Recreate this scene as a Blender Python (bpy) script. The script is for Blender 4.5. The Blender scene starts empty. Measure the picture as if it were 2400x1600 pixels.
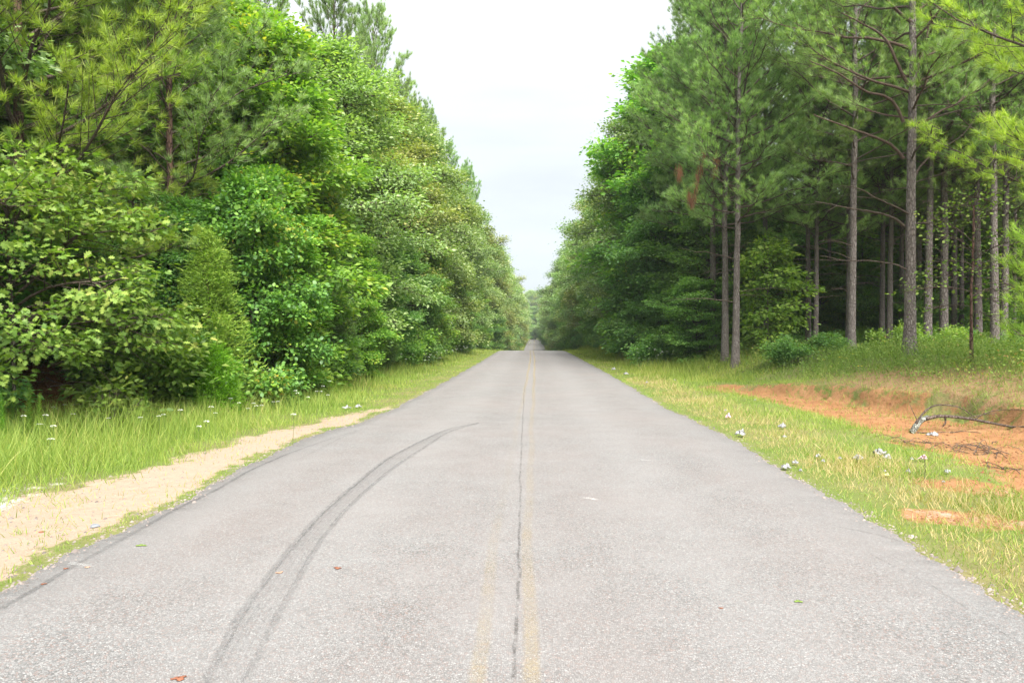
import bpy, math, random
import numpy as np
from mathutils import Vector

C = bpy.context.scene.collection
R_ = math.radians

# ------------------------------------------------------------------ camera
H_CAM = 1.58
F = 1600.0                      # focal length in photo pixels (2400 wide, 36 mm sensor -> 24 mm)
YAW, PITCH = 1.97, -0.90
cam_d = bpy.data.cameras.new('camera'); cam = bpy.data.objects.new('camera', cam_d); C.objects.link(cam)
cam_d.lens = 24.0; cam_d.sensor_width = 36.0; cam_d.clip_end = 3000; cam_d.clip_start = 0.05
cam.location = (0, 0, H_CAM); cam.rotation_euler = (R_(90 + PITCH), 0, R_(YAW))
bpy.context.scene.camera = cam

# ------------------------------------------------------------------ light
SUN_EL, SUN_AZ = 50.0, 162.0     # azimuth clockwise from +Y : from the right and behind the camera
sun_d = bpy.data.lights.new('sun', 'SUN'); sun = bpy.data.objects.new('sun', sun_d); C.objects.link(sun)
sun_d.energy = 5.0; sun_d.angle = R_(30); sun_d.color = (1.0, 0.96, 0.88)
az = R_(SUN_AZ); el = R_(SUN_EL)
sdir = Vector((math.sin(az) * math.cos(el), math.cos(az) * math.cos(el), math.sin(el)))
sun.rotation_euler = (-sdir).to_track_quat('-Z', 'Y').to_euler()

world = bpy.data.worlds.new('World'); bpy.context.scene.world = world; world.use_nodes = True
wn, wl = world.node_tree.nodes, world.node_tree.links
wn.clear()
sky = wn.new('ShaderNodeTexSky'); sky.sky_type = 'NISHITA'; sky.sun_disc = False
sky.sun_elevation = el; sky.sun_rotation = az; sky.dust_density = 2.0
bg = wn.new('ShaderNodeBackground'); bg.inputs['Strength'].default_value = 0.12
wo = wn.new('ShaderNodeOutputWorld')
tc = wn.new('ShaderNodeTexCoord'); sx = wn.new('ShaderNodeSeparateXYZ'); wl.new(tc.outputs['Generated'], sx.inputs[0])
mp = wn.new('ShaderNodeMapping'); mp.inputs['Scale'].default_value = (1.0, 1.0, 5.0); wl.new(tc.outputs['Generated'], mp.inputs[0])
nz = wn.new('ShaderNodeTexNoise'); nz.inputs['Scale'].default_value = 2.6; nz.inputs['Detail'].default_value = 5; nz.inputs['Roughness'].default_value = .5
wl.new(mp.outputs[0], nz.inputs[0])
# overcast luminance: brighter towards the zenith
m1 = wn.new('ShaderNodeMath'); m1.operation = 'MAXIMUM'; m1.inputs[1].default_value = 0.0; wl.new(sx.outputs[2], m1.inputs[0])
m2 = wn.new('ShaderNodeMath'); m2.operation = 'MULTIPLY_ADD'; m2.inputs[1].default_value = 2.1; m2.inputs[2].default_value = 1.0
m1b = wn.new('ShaderNodeMath'); m1b.operation = 'MULTIPLY'; wl.new(m1.outputs[0], m1b.inputs[0]); wl.new(m1.outputs[0], m1b.inputs[1]); wl.new(m1b.outputs[0], m2.inputs[0])
m3 = wn.new('ShaderNodeMath'); m3.operation = 'MULTIPLY_ADD'; m3.inputs[1].default_value = .44; m3.inputs[2].default_value = .78; wl.new(nz.outputs[0], m3.inputs[0])
m4 = wn.new('ShaderNodeMath'); m4.operation = 'MULTIPLY'; wl.new(m2.outputs[0], m4.inputs[0]); wl.new(m3.outputs[0], m4.inputs[1])
cr = wn.new('ShaderNodeValToRGB')
cr.color_ramp.elements[0].position = 0.0; cr.color_ramp.elements[0].color = (.86, .93, 1.0, 1)
cr.color_ramp.elements[1].position = 0.5; cr.color_ramp.elements[1].color = (.95, .975, 1.0, 1)
wl.new(m1.outputs[0], cr.inputs[0])
vm = wn.new('ShaderNodeVectorMath'); vm.operation = 'SCALE'; wl.new(cr.outputs[0], vm.inputs[0])
m5 = wn.new('ShaderNodeMath'); m5.operation = 'MULTIPLY'; m5.inputs[1].default_value = 3.3; wl.new(m4.outputs[0], m5.inputs[0])
wl.new(m5.outputs[0], vm.inputs['Scale'])
mx = wn.new('ShaderNodeMix'); mx.data_type = 'RGBA'; mx.inputs[0].default_value = 0.93
wl.new(sky.outputs[0], mx.inputs[6]); wl.new(vm.outputs[0], mx.inputs[7])
wl.new(mx.outputs[2], bg.inputs[0]); wl.new(bg.outputs[0], wo.inputs[0])

sc = bpy.context.scene
sc.render.engine = 'CYCLES'
sc.view_settings.view_transform = 'Standard'; sc.view_settings.look = 'None'
sc.view_settings.gamma = 1; sc.view_settings.use_curve_mapping = False
sc.view_settings.exposure = 1.3
cy = sc.cycles
cy.use_denoising = True; cy.denoising_prefilter = 'ACCURATE'
cy.max_bounces = 8; cy.diffuse_bounces = 5; cy.glossy_bounces = 2; cy.transmission_bounces = 4
cy.transparent_max_bounces = 12; cy.volume_bounces = 1
cy.caustics_reflective = False; cy.caustics_refractive = False
cy.sample_clamp_indirect = 6

# ------------------------------------------------------------------ terrain functions
RY = np.array([-60, 3, 11, 14, 30, 50, 60, 68, 80, 100, 130, 160, 190, 240, 290, 312, 350, 400, 600, 1500], float)
RZ = np.array([0, 0, 0, -.05, -.08, -.10, -.16, -.42, -1.2, -2.6, -4.0, -4.1, -3.45, -2.75, -2.45, -2.55, -3.6, -5, -6, -6], float)
def zr(y):
    y = np.asarray(y, float)
    s = 0
    for k, w in ((-3, .15), (-1.5, .2), (0, .3), (1.5, .2), (3, .15)):
        s = s + w * np.interp(y + k * np.clip((y - 8) / 60, 0, 1), RY, RZ)
    return s
def lump(x, y, f=1.0, seed=0.0):
    return (np.sin(x * 1.3 * f + y * .7 * f + seed) + np.sin(x * -.6 * f + y * 1.7 * f + 1.3 + seed * 2) +
            .6 * np.sin(x * 3.1 * f + y * 2.3 * f + 2 + seed) + .5 * np.sin(x * 2.2 * f - y * 4.1 * f + seed * 3) +
            .3 * np.sin(x * 6.3 * f + y * 5.1 * f + seed)) / 3.4
def sm(a, b, v):
    t = np.clip((v - a) / (b - a), 0, 1)
    return t * t * (3 - 2 * t)
def edge_l(y):
    b = np.interp(y, [0, 4.1, 5.5, 7, 9.4, 10.6, 11.8, 14, 19, 38, 65, 190, 300, 900], [-3.26, -3.26, -3.28, -3.33, -3.42, -3.28, -3.05, -2.98, -2.92, -2.95, -3.2, -3.1, -3.2, -3.2])
    return b + .03 * np.sin(y * 2.3) + .02 * np.sin(y * 6.1 + 1) + .012 * np.sin(y * 17.) + .010 * np.sin(y * 31. + 2 * np.sin(y * 5)) + .007 * np.sin(y * 57.)
def edge_r(y):
    b = np.interp(y, [0, 3.8, 5.1, 6.4, 8.3, 11, 14.7, 26, 60, 190, 300, 900], [2.72, 2.74, 2.8, 2.79, 2.83, 2.86, 2.76, 2.8, 2.5, 2.75, 2.6, 2.6])
    return b + .025 * np.sin(y * 1.9 + 2) + .02 * np.sin(y * 7.3) + .012 * np.sin(y * 15.) + .010 * np.sin(y * 27. + 2 * np.sin(y * 4)) + .007 * np.sin(y * 61.)
def clay_c(y): return np.interp(y, [3, 5, 6.5, 8, 10.5, 14, 18, 22], [5.6, 5.9, 6.1, 6.45, 6.75, 6.85, 6.2, 5.6])
def clay_h(y): return np.interp(y, [3, 5, 6.5, 8, 10.5, 14, 18, 20.5, 23], [.8, 1.0, 1.15, 1.25, 1.3, 1.1, .75, .35, -.6])
def bank_start(y): return np.interp(y, [0, 12, 18, 26, 40, 60], [7.6, 7.6, 7.0, 5.6, 4.4, 4.2])
def terrain(x, y):
    x = np.asarray(x, float); y = np.asarray(y, float)
    z = zr(y)
    el_, er_ = edge_l(y), edge_r(y)
    ul, ur = el_ - x, x - er_
    near = 1 - sm(18, 30, y)
    zl = -.10 * sm(0, 2.5, ul) * near + (.25 * sm(1.5, 4.5, ul)) * (1 - near) + .03 * lump(x, y, 1.2) * sm(.3, 1.5, ul) + .2 * lump(x, y, .25, 3) * sm(6, 12, ul)
    b0 = bank_start(y)
    zr_ = .03 * lump(x, y, 1.4, 2) * sm(.3, 1.5, ur) + (.75 * sm(0, 3.2, x - b0)) + .15 * lump(x, y, .3, 5) * sm(3, 8, x - b0) + .9 * sm(6, 30, x - b0)
    cc, ch = clay_c(y), clay_h(y)
    inside = sm(-.5, .35, ch - np.abs(x - cc - .25 * lump(x, y, 1.0, 7)))
    zr_ = zr_ + inside * (-.10 + .055 * lump(x, y, 2.3, 4) + .03 * lump(x, y, 7.3, 1)) + .30 * sm(-.10, .16, x - cc - ch - .25 * lump(x, y, 1.0, 7)) * sm(22, 17, y) * sm(3, 6, y)
    z = z + np.where(ul > 0, zl, 0) + np.where(ur > 0, zr_, 0)
    inside_road = np.minimum(-ul, -ur)
    z = z - .008 - .045 * sm(0, .12, inside_road)
    return z
def tz(x, y): return float(terrain(np.array([x]), np.array([y]))[0])

# a photo pixel -> point on the ground (used to place things on the terrain)
def ray(px, py):
    v = Vector(((px - 1200) / F, (800 - py) / F, -1.0))
    return (cam.rotation_euler.to_matrix() @ v)
def ground_at(px, py, ymax=70):
    d = ray(px, py)
    t, step = 2.0, .02
    while t * d.y < ymax:
        p = Vector((0, 0, H_CAM)) + d * t
        if p.z < tz(p.x, p.y) or (float(edge_l(p.y)) < p.x < float(edge_r(p.y)) and p.z < float(zr(p.y))): return p
        t += step * max(1, t * .1)
    return Vector((0, 0, H_CAM)) + d * t
def x_at(px, y):
    d = ray(px, 800); return d.x / d.y * y

# ------------------------------------------------------------------ materials
def newmat(name):
    m = bpy.data.materials.new(name); m.use_nodes = True
    nt = m.node_tree; nt.nodes.clear()
    return m, nt.nodes, nt.links
def N(n, t, **kw):
    o = n.new(t)
    for k, v in kw.items(): setattr(o, k, v)
    return o
def ramp(n, stops):
    r = n.new('ShaderNodeValToRGB')
    e = r.color_ramp.elements
    e[0].position, e[0].color = stops[0][0], (*stops[0][1], 1)
    e[1].position, e[1].color = stops[-1][0], (*stops[-1][1], 1)
    for p, c in stops[1:-1]:
        q = e.new(p); q.color = (*c, 1)
    return r
def mixc(n, l, fac, a, b, mode='MIX'):
    m = N(n, 'ShaderNodeMix', data_type='RGBA', blend_type=mode)
    for k, v in ((0, fac), (6, a), (7, b)):
        if isinstance(v, (int, float)): m.inputs[k].default_value = v
        elif isinstance(v, tuple): m.inputs[k].default_value = (*v, 1)
        else: l.new(v, m.inputs[k])
    return m.outputs[2]
def math_(n, l, op, a, b=None, c=None, clamp=False):
    m = N(n, 'ShaderNodeMath', operation=op, use_clamp=clamp)
    for k, v in enumerate((a, b, c)):
        if v is None: continue
        if isinstance(v, (int, float)): m.inputs[k].default_value = v
        else: l.new(v, m.inputs[k])
    return m.outputs[0]
def noise(n, l, vec, scale, detail=3, rough=.5):
    t = N(n, 'ShaderNodeTexNoise'); t.inputs['Scale'].default_value = scale; t.inputs['Detail'].default_value = detail
    t.inputs['Roughness'].default_value = rough
    if vec is not None: l.new(vec, t.inputs['Vector'])
    return t
def maprange(n, l, v, a, b, c=0., d=1.):
    m = N(n, 'ShaderNodeMapRange'); l.new(v, m.inputs[0])
    for k, q in zip((1, 2, 3, 4), (a, b, c, d)): m.inputs[k].default_value = q
    return m.outputs[0]
def finish(n, l, color, rough=.8, spec=.3, bump=None, bstr=.5, bdist=.02, shader=None):
    p = N(n, 'ShaderNodeBsdfPrincipled')
    if isinstance(color, tuple): p.inputs['Base Color'].default_value = (*color, 1)
    else: l.new(color, p.inputs['Base Color'])
    if isinstance(rough, float): p.inputs['Roughness'].default_value = rough
    else: l.new(rough, p.inputs['Roughness'])
    p.inputs['Specular IOR Level'].default_value = spec
    if bump is not None:
        b = N(n, 'ShaderNodeBump'); b.inputs['Strength'].default_value = bstr; b.inputs['Distance'].default_value = bdist
        l.new(bump, b.inputs['Height']); l.new(b.outputs[0], p.inputs['Normal'])
    return p

GAIN = 1.6
def leaf_mat(name, stops, transl=.38, rough=.5, spec=.35, objvar=.25):
    m, n, l = newmat(name)
    g = N(n, 'ShaderNodeNewGeometry'); oi = N(n, 'ShaderNodeObjectInfo'); tc = N(n, 'ShaderNodeTexCoord')
    ns = noise(n, l, tc.outputs['Object'], 0.55, 2)
    f = math_(n, l, 'ADD', math_(n, l, 'MULTIPLY', g.outputs['Random Per Island'], .75), math_(n, l, 'MULTIPLY_ADD', ns.outputs[0], .9, -.32), clamp=True)
    r = ramp(n, [(p, tuple(c_ * GAIN * k_ for c_, k_ in zip(c, (1.10, 1.0, .95)))) for p, c in stops]); l.new(f, r.inputs[0])
    hs = N(n, 'ShaderNodeHueSaturation'); l.new(r.outputs[0], hs.inputs['Color'])
    l.new(maprange(n, l, oi.outputs['Random'], 0, 1, .485, .513), hs.inputs['Hue'])
    rr = math_(n, l, 'FRACT', math_(n, l, 'MULTIPLY', oi.outputs['Random'], 7.31))
    l.new(maprange(n, l, rr, 0, 1, 1 - objvar, 1 + objvar), hs.inputs['Value'])
    p = finish(n, l, hs.outputs[0], rough, spec)
    t = N(n, 'ShaderNodeBsdfTranslucent')
    l.new(mixc(n, l, 1.0, hs.outputs[0], (1.5, 1.75, .55), 'MULTIPLY'), t.inputs[0])
    mx = N(n, 'ShaderNodeMixShader'); mx.inputs[0].default_value = transl
    l.new(p.outputs[0], mx.inputs[1]); l.new(t.outputs[0], mx.inputs[2])
    o = N(n, 'ShaderNodeOutputMaterial'); l.new(mx.outputs[0], o.inputs[0])
    return m
M = {}
M['oak_light'] = leaf_mat('oak_light', [(0, (.04, .085, .015)), (.4, (.08, .14, .024)), (.8, (.12, .175, .035)), (1, (.18, .19, .05))], .3, .55, .3)
M['gum'] = leaf_mat('gum', [(0, (.035, .095, .018)), (.5, (.08, .17, .028)), (.85, (.135, .22, .035)), (1, (.27, .26, .045))], .36)
M['oak_grey'] = leaf_mat('oak_grey', [(0, (.05, .095, .032)), (.5, (.10, .165, .06)), (1, (.19, .25, .12))], .33, .45, .5)
M['oak_olive'] = leaf_mat('oak_olive', [(0, (.055, .09, .026)), (.5, (.115, .16, .045)), (1, (.21, .235, .085))], .3, .5, .45)
M['oak_gloss'] = leaf_mat('oak_gloss', [(0, (.03, .08, .018)), (.5, (.065, .135, .028)), (.85, (.11, .19, .03)), (1, (.22, .15, .03))], .3, .45, .4)
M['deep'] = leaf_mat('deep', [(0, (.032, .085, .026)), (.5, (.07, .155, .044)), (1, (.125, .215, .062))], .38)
M['pine'] = leaf_mat('pine', [(0, (.065, .125, .05)), (.5, (.12, .20, .08)), (1, (.185, .26, .105))], .3, .55, .3)
M['pine_bright'] = leaf_mat('pine_bright', [(0, (.10, .175, .04)), (.5, (.165, .26, .055)), (1, (.25, .33, .075))], .35, .55, .3)
M['cedar'] = leaf_mat('cedar', [(0, (.055, .11, .018)), (.5, (.11, .19, .028)), (1, (.18, .25, .045))], .3, .6, .2)
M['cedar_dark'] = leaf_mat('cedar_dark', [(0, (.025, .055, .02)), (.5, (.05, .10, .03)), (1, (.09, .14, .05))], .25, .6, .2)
M['cedar_vivid'] = leaf_mat('cedar_vivid', [(0, (.04, .12, .008)), (.5, (.08, .20, .012)), (1, (.13, .27, .02))], .35, .6, .2)
M['shrub'] = leaf_mat('shrub', [(0, (.04, .095, .02)), (.5, (.085, .165, .032)), (1, (.15, .23, .045))], .4)
M['grass'] = leaf_mat('grass', [(0, (.065, .11, .019)), (.45, (.118, .178, .035)), (.8, (.175, .22, .052)), (1, (.26, .235, .11))], .35, .6, .25, 0.)
M['grass_dry'] = leaf_mat('grass_dry', [(0, (.13, .15, .05)), (.4, (.215, .195, .095)), (1, (.32, .275, .165))], .3, .7, .2, 0.)
M['weed'] = leaf_mat('weed', [(0, (.045, .09, .02)), (.5, (.09, .15, .034)), (.85, (.14, .19, .05)), (1, (.19, .12, .06))], .35, .6, .2, 0.)
M['needle_dead'] = leaf_mat('needle_dead', [(0, (.07, .028, .016)), (.5, (.13, .055, .028)), (1, (.20, .10, .05))], .1, .8, .1)
M['needle_rust'] = leaf_mat('needle_rust', [(0, (.11, .06, .036)), (.5, (.16, .09, .055)), (1, (.22, .13, .085))], .25, .8, .1)

def bark_mat(name, c1, c2, c3, scale=1.0):
    m, n, l = newmat(name)
    tc = N(n, 'ShaderNodeTexCoord'); mp = N(n, 'ShaderNodeMapping'); mp.inputs['Scale'].default_value = (14 * scale, 14 * scale, 4.5 * scale)
    l.new(tc.outputs['Object'], mp.inputs[0])
    nd = noise(n, l, mp.outputs[0], 1.2, 3)
    vadd = N(n, 'ShaderNodeVectorMath', operation='ADD'); l.new(mp.outputs[0], vadd.inputs[0])
    l.new(nd.outputs['Color'], vadd.inputs[1])
    v = N(n, 'ShaderNodeTexVoronoi', feature='DISTANCE_TO_EDGE'); l.new(vadd.outputs[0], v.inputs['Vector']); v.inputs['Scale'].default_value = 1.0
    v2 = N(n, 'ShaderNodeTexVoronoi'); l.new(vadd.outputs[0], v2.inputs['Vector']); v2.inputs['Scale'].default_value = 1.0
    fine = noise(n, l, mp.outputs[0], 5, 4, .7)
    crack = maprange(n, l, v.outputs['Distance'], 0., .16)
    bw = N(n, 'ShaderNodeRGBToBW'); l.new(v2.outputs['Color'], bw.inputs[0])
    plate = mixc(n, l, bw.outputs[0], c2, c3)
    plate = mixc(n, l, math_(n, l, 'MULTIPLY', fine.outputs[0], .7), plate, c1)
    col = mixc(n, l, crack, c1, plate)
    h = math_(n, l, 'MULTIPLY_ADD', fine.outputs[0], .35, math_(n, l, 'MULTIPLY', crack, .8))
    p = finish(n, l, col, .9, .15, h, 1.0, .025)
    o = N(n, 'ShaderNodeOutputMaterial'); l.new(p.outputs[0], o.inputs[0]); return m
M['bark_pine'] = bark_mat('bark_pine', (.10, .082, .075), (.19, .16, .152), (.29, .26, .25), 1.5)
M['bark_hard'] = bark_mat('bark_hard', (.06, .05, .04), (.14, .125, .10), (.24, .22, .19), 1.6)
M['bark_red'] = bark_mat('bark_red', (.05, .03, .024), (.14, .075, .055), (.19, .12, .10))
M['twig'] = bark_mat('twig', (.07, .05, .04), (.16, .12, .10), (.26, .21, .18), 3)
M['limb_red'] = bark_mat('limb_red', (.09, .06, .048), (.17, .115, .09), (.24, .18, .15), 3)

def plain_mat(name, col, rough=.7, transl=0., var=.2, spec=.3, nscale=30):
    m, n, l = newmat(name)
    tc = N(n, 'ShaderNodeTexCoord'); ns = noise(n, l, tc.outputs['Object'], nscale, 4, .6)
    c = mixc(n, l, ns.outputs[0], tuple(max(0, c_ * (1 - var)) for c_ in col), tuple(min(1, c_ * (1 + var)) for c_ in col))
    p = finish(n, l, c, rough, spec, ns.outputs[0], .3, .01)
    out = p.outputs[0]
    if transl > 0:
        t = N(n, 'ShaderNodeBsdfTranslucent'); l.new(c, t.inputs[0]); mx = N(n, 'ShaderNodeMixShader'); mx.inputs[0].default_value = transl
        l.new(p.outputs[0], mx.inputs[1]); l.new(t.outputs[0], mx.inputs[2]); out = mx.outputs[0]
    o = N(n, 'ShaderNodeOutputMaterial'); l.new(out, o.inputs[0]); return m
M['plastic'] = plain_mat('plastic', (.36, .36, .37), .4, .3, .08, .5)
M['plastic_pink'] = plain_mat('plastic_pink', (.75, .5, .58), .4, .3, .25, .5)
M['plastic_yellow'] = plain_mat('plastic_yellow', (.75, .66, .3), .4, .3, .2, .5)
M['petal_white'] = plain_mat('petal_white', (.8, .8, .76), .7, .3, .05)
M['petal_yellow'] = plain_mat('petal_yellow', (.8, .55, .03), .7, .3, .1)
M['stem_green'] = plain_mat('stem_green', (.10, .16, .04), .7, 0, .2)
M['stone'] = plain_mat('stone', (.16, .17, .19), .6, 0, .5, .5, 25)
M['leaf_red'] = plain_mat('leaf_red', (.24, .095, .055), .6, .2, .3)
M['leaf_pale'] = plain_mat('leaf_pale', (.5, .3, .2), .6, .2, .2)
M['leaf_green'] = plain_mat('leaf_green', (.17, .25, .05), .6, .2, .2)
M['lichen'] = bark_mat('lichen', (.08, .07, .055), (.34, .36, .31), (.55, .58, .52), 3)

def road_mat():
    m, n, l = newmat('chip_seal')
    tc = N(n, 'ShaderNodeTexCoord'); P = tc.outputs['Object']
    v = N(n, 'ShaderNodeTexVoronoi'); v.inputs['Scale'].default_value = 92; l.new(P, v.inputs['Vector'])
    ve = N(n, 'ShaderNodeTexVoronoi', feature='DISTANCE_TO_EDGE'); ve.inputs['Scale'].default_value = 92; l.new(P, ve.inputs['Vector'])
    v3 = N(n, 'ShaderNodeTexVoronoi'); v3.inputs['Scale'].default_value = 38; l.new(P, v3.inputs['Vector'])
    s1 = N(n, 'ShaderNodeSeparateColor'); l.new(v.outputs['Color'], s1.inputs[0])
    s3 = N(n, 'ShaderNodeSeparateColor'); l.new(v3.outputs['Color'], s3.inputs[0])
    r = ramp(n, [(0, (.07, .07, .07)), (.2, (.125, .123, .122)), (.5, (.18, .176, .175)), (.85, (.24, .236, .233)), (.97, (.28, .275, .27)), (1, (.32, .315, .31))])
    l.new(s1.outputs[0], r.inputs[0])
    pink = math_(n, l, 'GREATER_THAN', s1.outputs[1], .80)
    c = mixc(n, l, math_(n, l, 'MULTIPLY', pink, .6), r.outputs[0], (.19, .12, .10))
    c = mixc(n, l, math_(n, l, 'MULTIPLY', s3.outputs[0], .35), c, (.19, .187, .186))
    e = maprange(n, l, ve.outputs['Distance'], 0, .12)
    c = mixc(n, l, e, (.075, .07, .07), c)
    # old wear patches and reddish clay staining
    big = noise(n, l, P, .45, 4, .6); big2 = noise(n, l, P, 1.9, 4, .65)
    c = mixc(n, l, maprange(n, l, big.outputs[0], .35, .7, 0, .6), c, (.185, .16, .153))
    c = mixc(n, l, maprange(n, l, big2.outputs[0], .3, .75, 0, .35), c, (.235, .232, .232))
    # wheel tracks polished pale, edges of the mat darker
    sp = N(n, 'ShaderNodeSeparateXYZ'); l.new(P, sp.inputs[0])
    ax = math_(n, l, 'ABSOLUTE', math_(n, l, 'ADD', sp.outputs[0], .22))
    wheel = math_(n, l, 'COSINE', math_(n, l, 'MULTIPLY_ADD', ax, 3.9, 1.2))
    c = mixc(n, l, maprange(n, l, wheel, -1, 1, 0, .2), c, (.24, .238, .238))
    c = mixc(n, l, maprange(n, l, ax, 2.4, 3.0, 0, .28), c, (.10, .099, .10))
    h = math_(n, l, 'ADD', e, math_(n, l, 'MULTIPLY', s1.outputs[2], .8))
    p = finish(n, l, c, .85, .25, h, .55, .006)
    o = N(n, 'ShaderNodeOutputMaterial'); l.new(p.outputs[0], o.inputs[0]); return m
M['road'] = road_mat()

def mark_mat(name, col, strength, scale=(20, 4, 1), lo=.35, hi=.65, rough=.8):
    """worn coating lying on the road: UV x across (0..1), y along in metres; bare chips show through where it is worn"""
    m, n, l = newmat(name)
    tc = N(n, 'ShaderNodeTexCoord'); P = tc.outputs['Object']
    uv = N(n, 'ShaderNodeUVMap')
    su = N(n, 'ShaderNodeSeparateXYZ'); l.new(uv.outputs[0], su.inputs[0])
    edge = math_(n, l, 'SUBTRACT', 1.0, math_(n, l, 'ABSOLUTE', math_(n, l, 'MULTIPLY_ADD', su.outputs[0], 2.0, -1.0)))
    edge = maprange(n, l, edge, 0, .5)
    mp = N(n, 'ShaderNodeMapping'); mp.inputs['Scale'].default_value = scale; l.new(P, mp.inputs[0])
    ns = noise(n, l, mp.outputs[0], 1.0, 5, .65)
    chip = noise(n, l, P, 70, 2, .5)
    a = math_(n, l, 'MULTIPLY', maprange(n, l, ns.outputs[0], lo, hi), edge)
    a = math_(n, l, 'MULTIPLY', a, maprange(n, l, chip.outputs[0], .35, .6, .35, 1))
    at = N(n, 'ShaderNodeAttribute', attribute_name='wear')
    a = math_(n, l, 'MULTIPLY', math_(n, l, 'MULTIPLY', a, at.outputs['Fac']), strength, clamp=True)
    p = finish(n, l, col, rough, .25)
    t = N(n, 'ShaderNodeBsdfTransparent'); mx = N(n, 'ShaderNodeMixShader')
    l.new(a, mx.inputs[0]); l.new(t.outputs[0], mx.inputs[1]); l.new(p.outputs[0], mx.inputs[2])
    o = N(n, 'ShaderNodeOutputMaterial'); l.new(mx.outputs[0], o.inputs[0]); return m
M['yellow'] = mark_mat('worn_yellow', (.36, .28, .15), .42, (3, 3, 1), .25, .6)
M['rubber'] = mark_mat('rubber_mark', (.075, .075, .078), .42, (34, 11, 1), .28, .68)
M['tar'] = mark_mat('crack_tar', (.055, .05, .047), .5, (14, 9, 1), .38, .55)
M['seam'] = mark_mat('seam_tar', (.06, .06, .062), .45, (9, 5, 1), .25, .55)
M['white_scuff'] = mark_mat('white_scuff', (.6, .6, .58), .6, (8, 8, 1), .35, .6)

def ground_mat():
    m, n, l = newmat('verge_soil')
    tc = N(n, 'ShaderNodeTexCoord'); P = tc.outputs['Object']
    big = noise(n, l, P, .8, 5, .6); mid = noise(n, l, P, 5, 5, .65); fine = noise(n, l, P, 60, 4, .7)
    def att(nm): return N(n, 'ShaderNodeAttribute', attribute_name=nm).outputs['Fac']
    thatch = mixc(n, l, mid.outputs[0], (.12, .12, .045), (.22, .19, .09))
    thatch = mixc(n, l, maprange(n, l, big.outputs[0], .35, .65), thatch, (.10, .15, .03))
    sand = mixc(n, l, mid.outputs[0], (.27, .183, .132), (.335, .24, .18))
    sand = mixc(n, l, maprange(n, l, fine.outputs[0], .3, .7, 0, .6), sand, (.36, .29, .235))
    clay = mixc(n, l, maprange(n, l, mid.outputs[0], .3, .7), (.225, .10, .042), (.305, .168, .082))
    clay = mixc(n, l, maprange(n, l, big.outputs[0], .4, .7, 0, .5), clay, (.36, .225, .12))
    clay = mixc(n, l, maprange(n, l, fine.outputs[0], .3, .75, 0, .45), clay, (.15, .062, .024))
    floor_ = mixc(n, l, mid.outputs[0], (.05, .032, .02), (.14, .085, .05))
    floor_ = mixc(n, l, maprange(n, l, fine.outputs[0], .4, .7, 0, .5), floor_, (.2, .12, .07))
    def msk(a, lo=.38, hi=.62):
        s = math_(n, l, 'ADD', a, math_(n, l, 'MULTIPLY_ADD', mid.outputs[0], 1.5, -.75))
        s = math_(n, l, 'ADD', s, math_(n, l, 'MULTIPLY_ADD', fine.outputs[0], .8, -.4))
        s = math_(n, l, 'ADD', s, math_(n, l, 'MULTIPLY_ADD', big.outputs[0], .8, -.4))
        return math_(n, l, 'MULTIPLY', maprange(n, l, s, lo, hi), maprange(n, l, a, 0, .12))
    gravel = N(n, 'ShaderNodeTexVoronoi'); gravel.inputs['Scale'].default_value = 45; l.new(P, gravel.inputs['Vector'])
    c = mixc(n, l, msk(att('forest')), thatch, floor_)
    c = mixc(n, l, msk(att('litter')), c, mixc(n, l, fine.outputs[0], (.17, .10, .055), (.30, .20, .11)))
    c = mixc(n, l, msk(att('clay')), c, clay)
    c = mixc(n, l, msk(att('sand')), c, sand)
    gw = N(n, 'ShaderNodeRGBToBW'); l.new(gravel.outputs['Color'], gw.inputs[0])
    c = mixc(n, l, math_(n, l, 'MULTIPLY', msk(att('gravel')), .6), c, mixc(n, l, gw.outputs[0], (.35, .33, .32), (.75, .73, .7)))
    h = math_(n, l, 'ADD', math_(n, l, 'MULTIPLY', mid.outputs[0], 1.2), math_(n, l, 'MULTIPLY', fine.outputs[0], .35))
    p = finish(n, l, c, .95, .1, h, .9, .05)
    o = N(n, 'ShaderNodeOutputMaterial'); l.new(p.outputs[0], o.inputs[0]); return m
M['ground'] = ground_mat()

# ------------------------------------------------------------------ mesh helpers
def mesh_from(name, V, Fs, mat, smooth=False):
    """V (n,3), Fs: list of int arrays (m,k) of faces with k corners"""
    me = bpy.data.meshes.new(name)
    V = np.ascontiguousarray(V, dtype=np.float32)
    me.vertices.add(len(V)); me.vertices.foreach_set('co', V.ravel())
    Fs = [np.asarray(f, dtype=np.int32) for f in Fs if len(f)]
    nl = sum(f.size for f in Fs); npoly = sum(len(f) for f in Fs)
    me.loops.add(nl); me.loops.foreach_set('vertex_index', np.concatenate([f.ravel() for f in Fs]))
    tot = np.concatenate([np.full(len(f), f.shape[1], np.int32) for f in Fs])
    me.polygons.add(npoly); me.polygons.foreach_set('loop_start', np.concatenate([[0], np.cumsum(tot)[:-1]]).astype(np.int32))
    if smooth: me.polygons.foreach_set('use_smooth', np.ones(npoly, dtype=bool))
    me.update(calc_edges=True)
    if mat: me.materials.append(mat)
    return me
def obj(name, me, parent=None, loc=None, **props):
    o = bpy.data.objects.new(name, me); C.objects.link(o)
    if parent: o.parent = parent
    if loc is not None: o.location = loc
    for k, v in props.items(): o[k] = v
    return o
def tag(o, label, cat, group=None, kind=None):
    o['label'] = label; o['category'] = cat
    if group: o['group'] = group
    if kind: o['kind'] = kind
    return o
def thing(name, label, cat, loc=(0, 0, 0), rz=0, group=None):
    o = bpy.data.objects.new(name, None); C.objects.link(o); o.empty_display_size = .2
    o.location = loc; o.rotation_euler = (0, 0, rz)
    return tag(o, label, cat, group)
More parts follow.
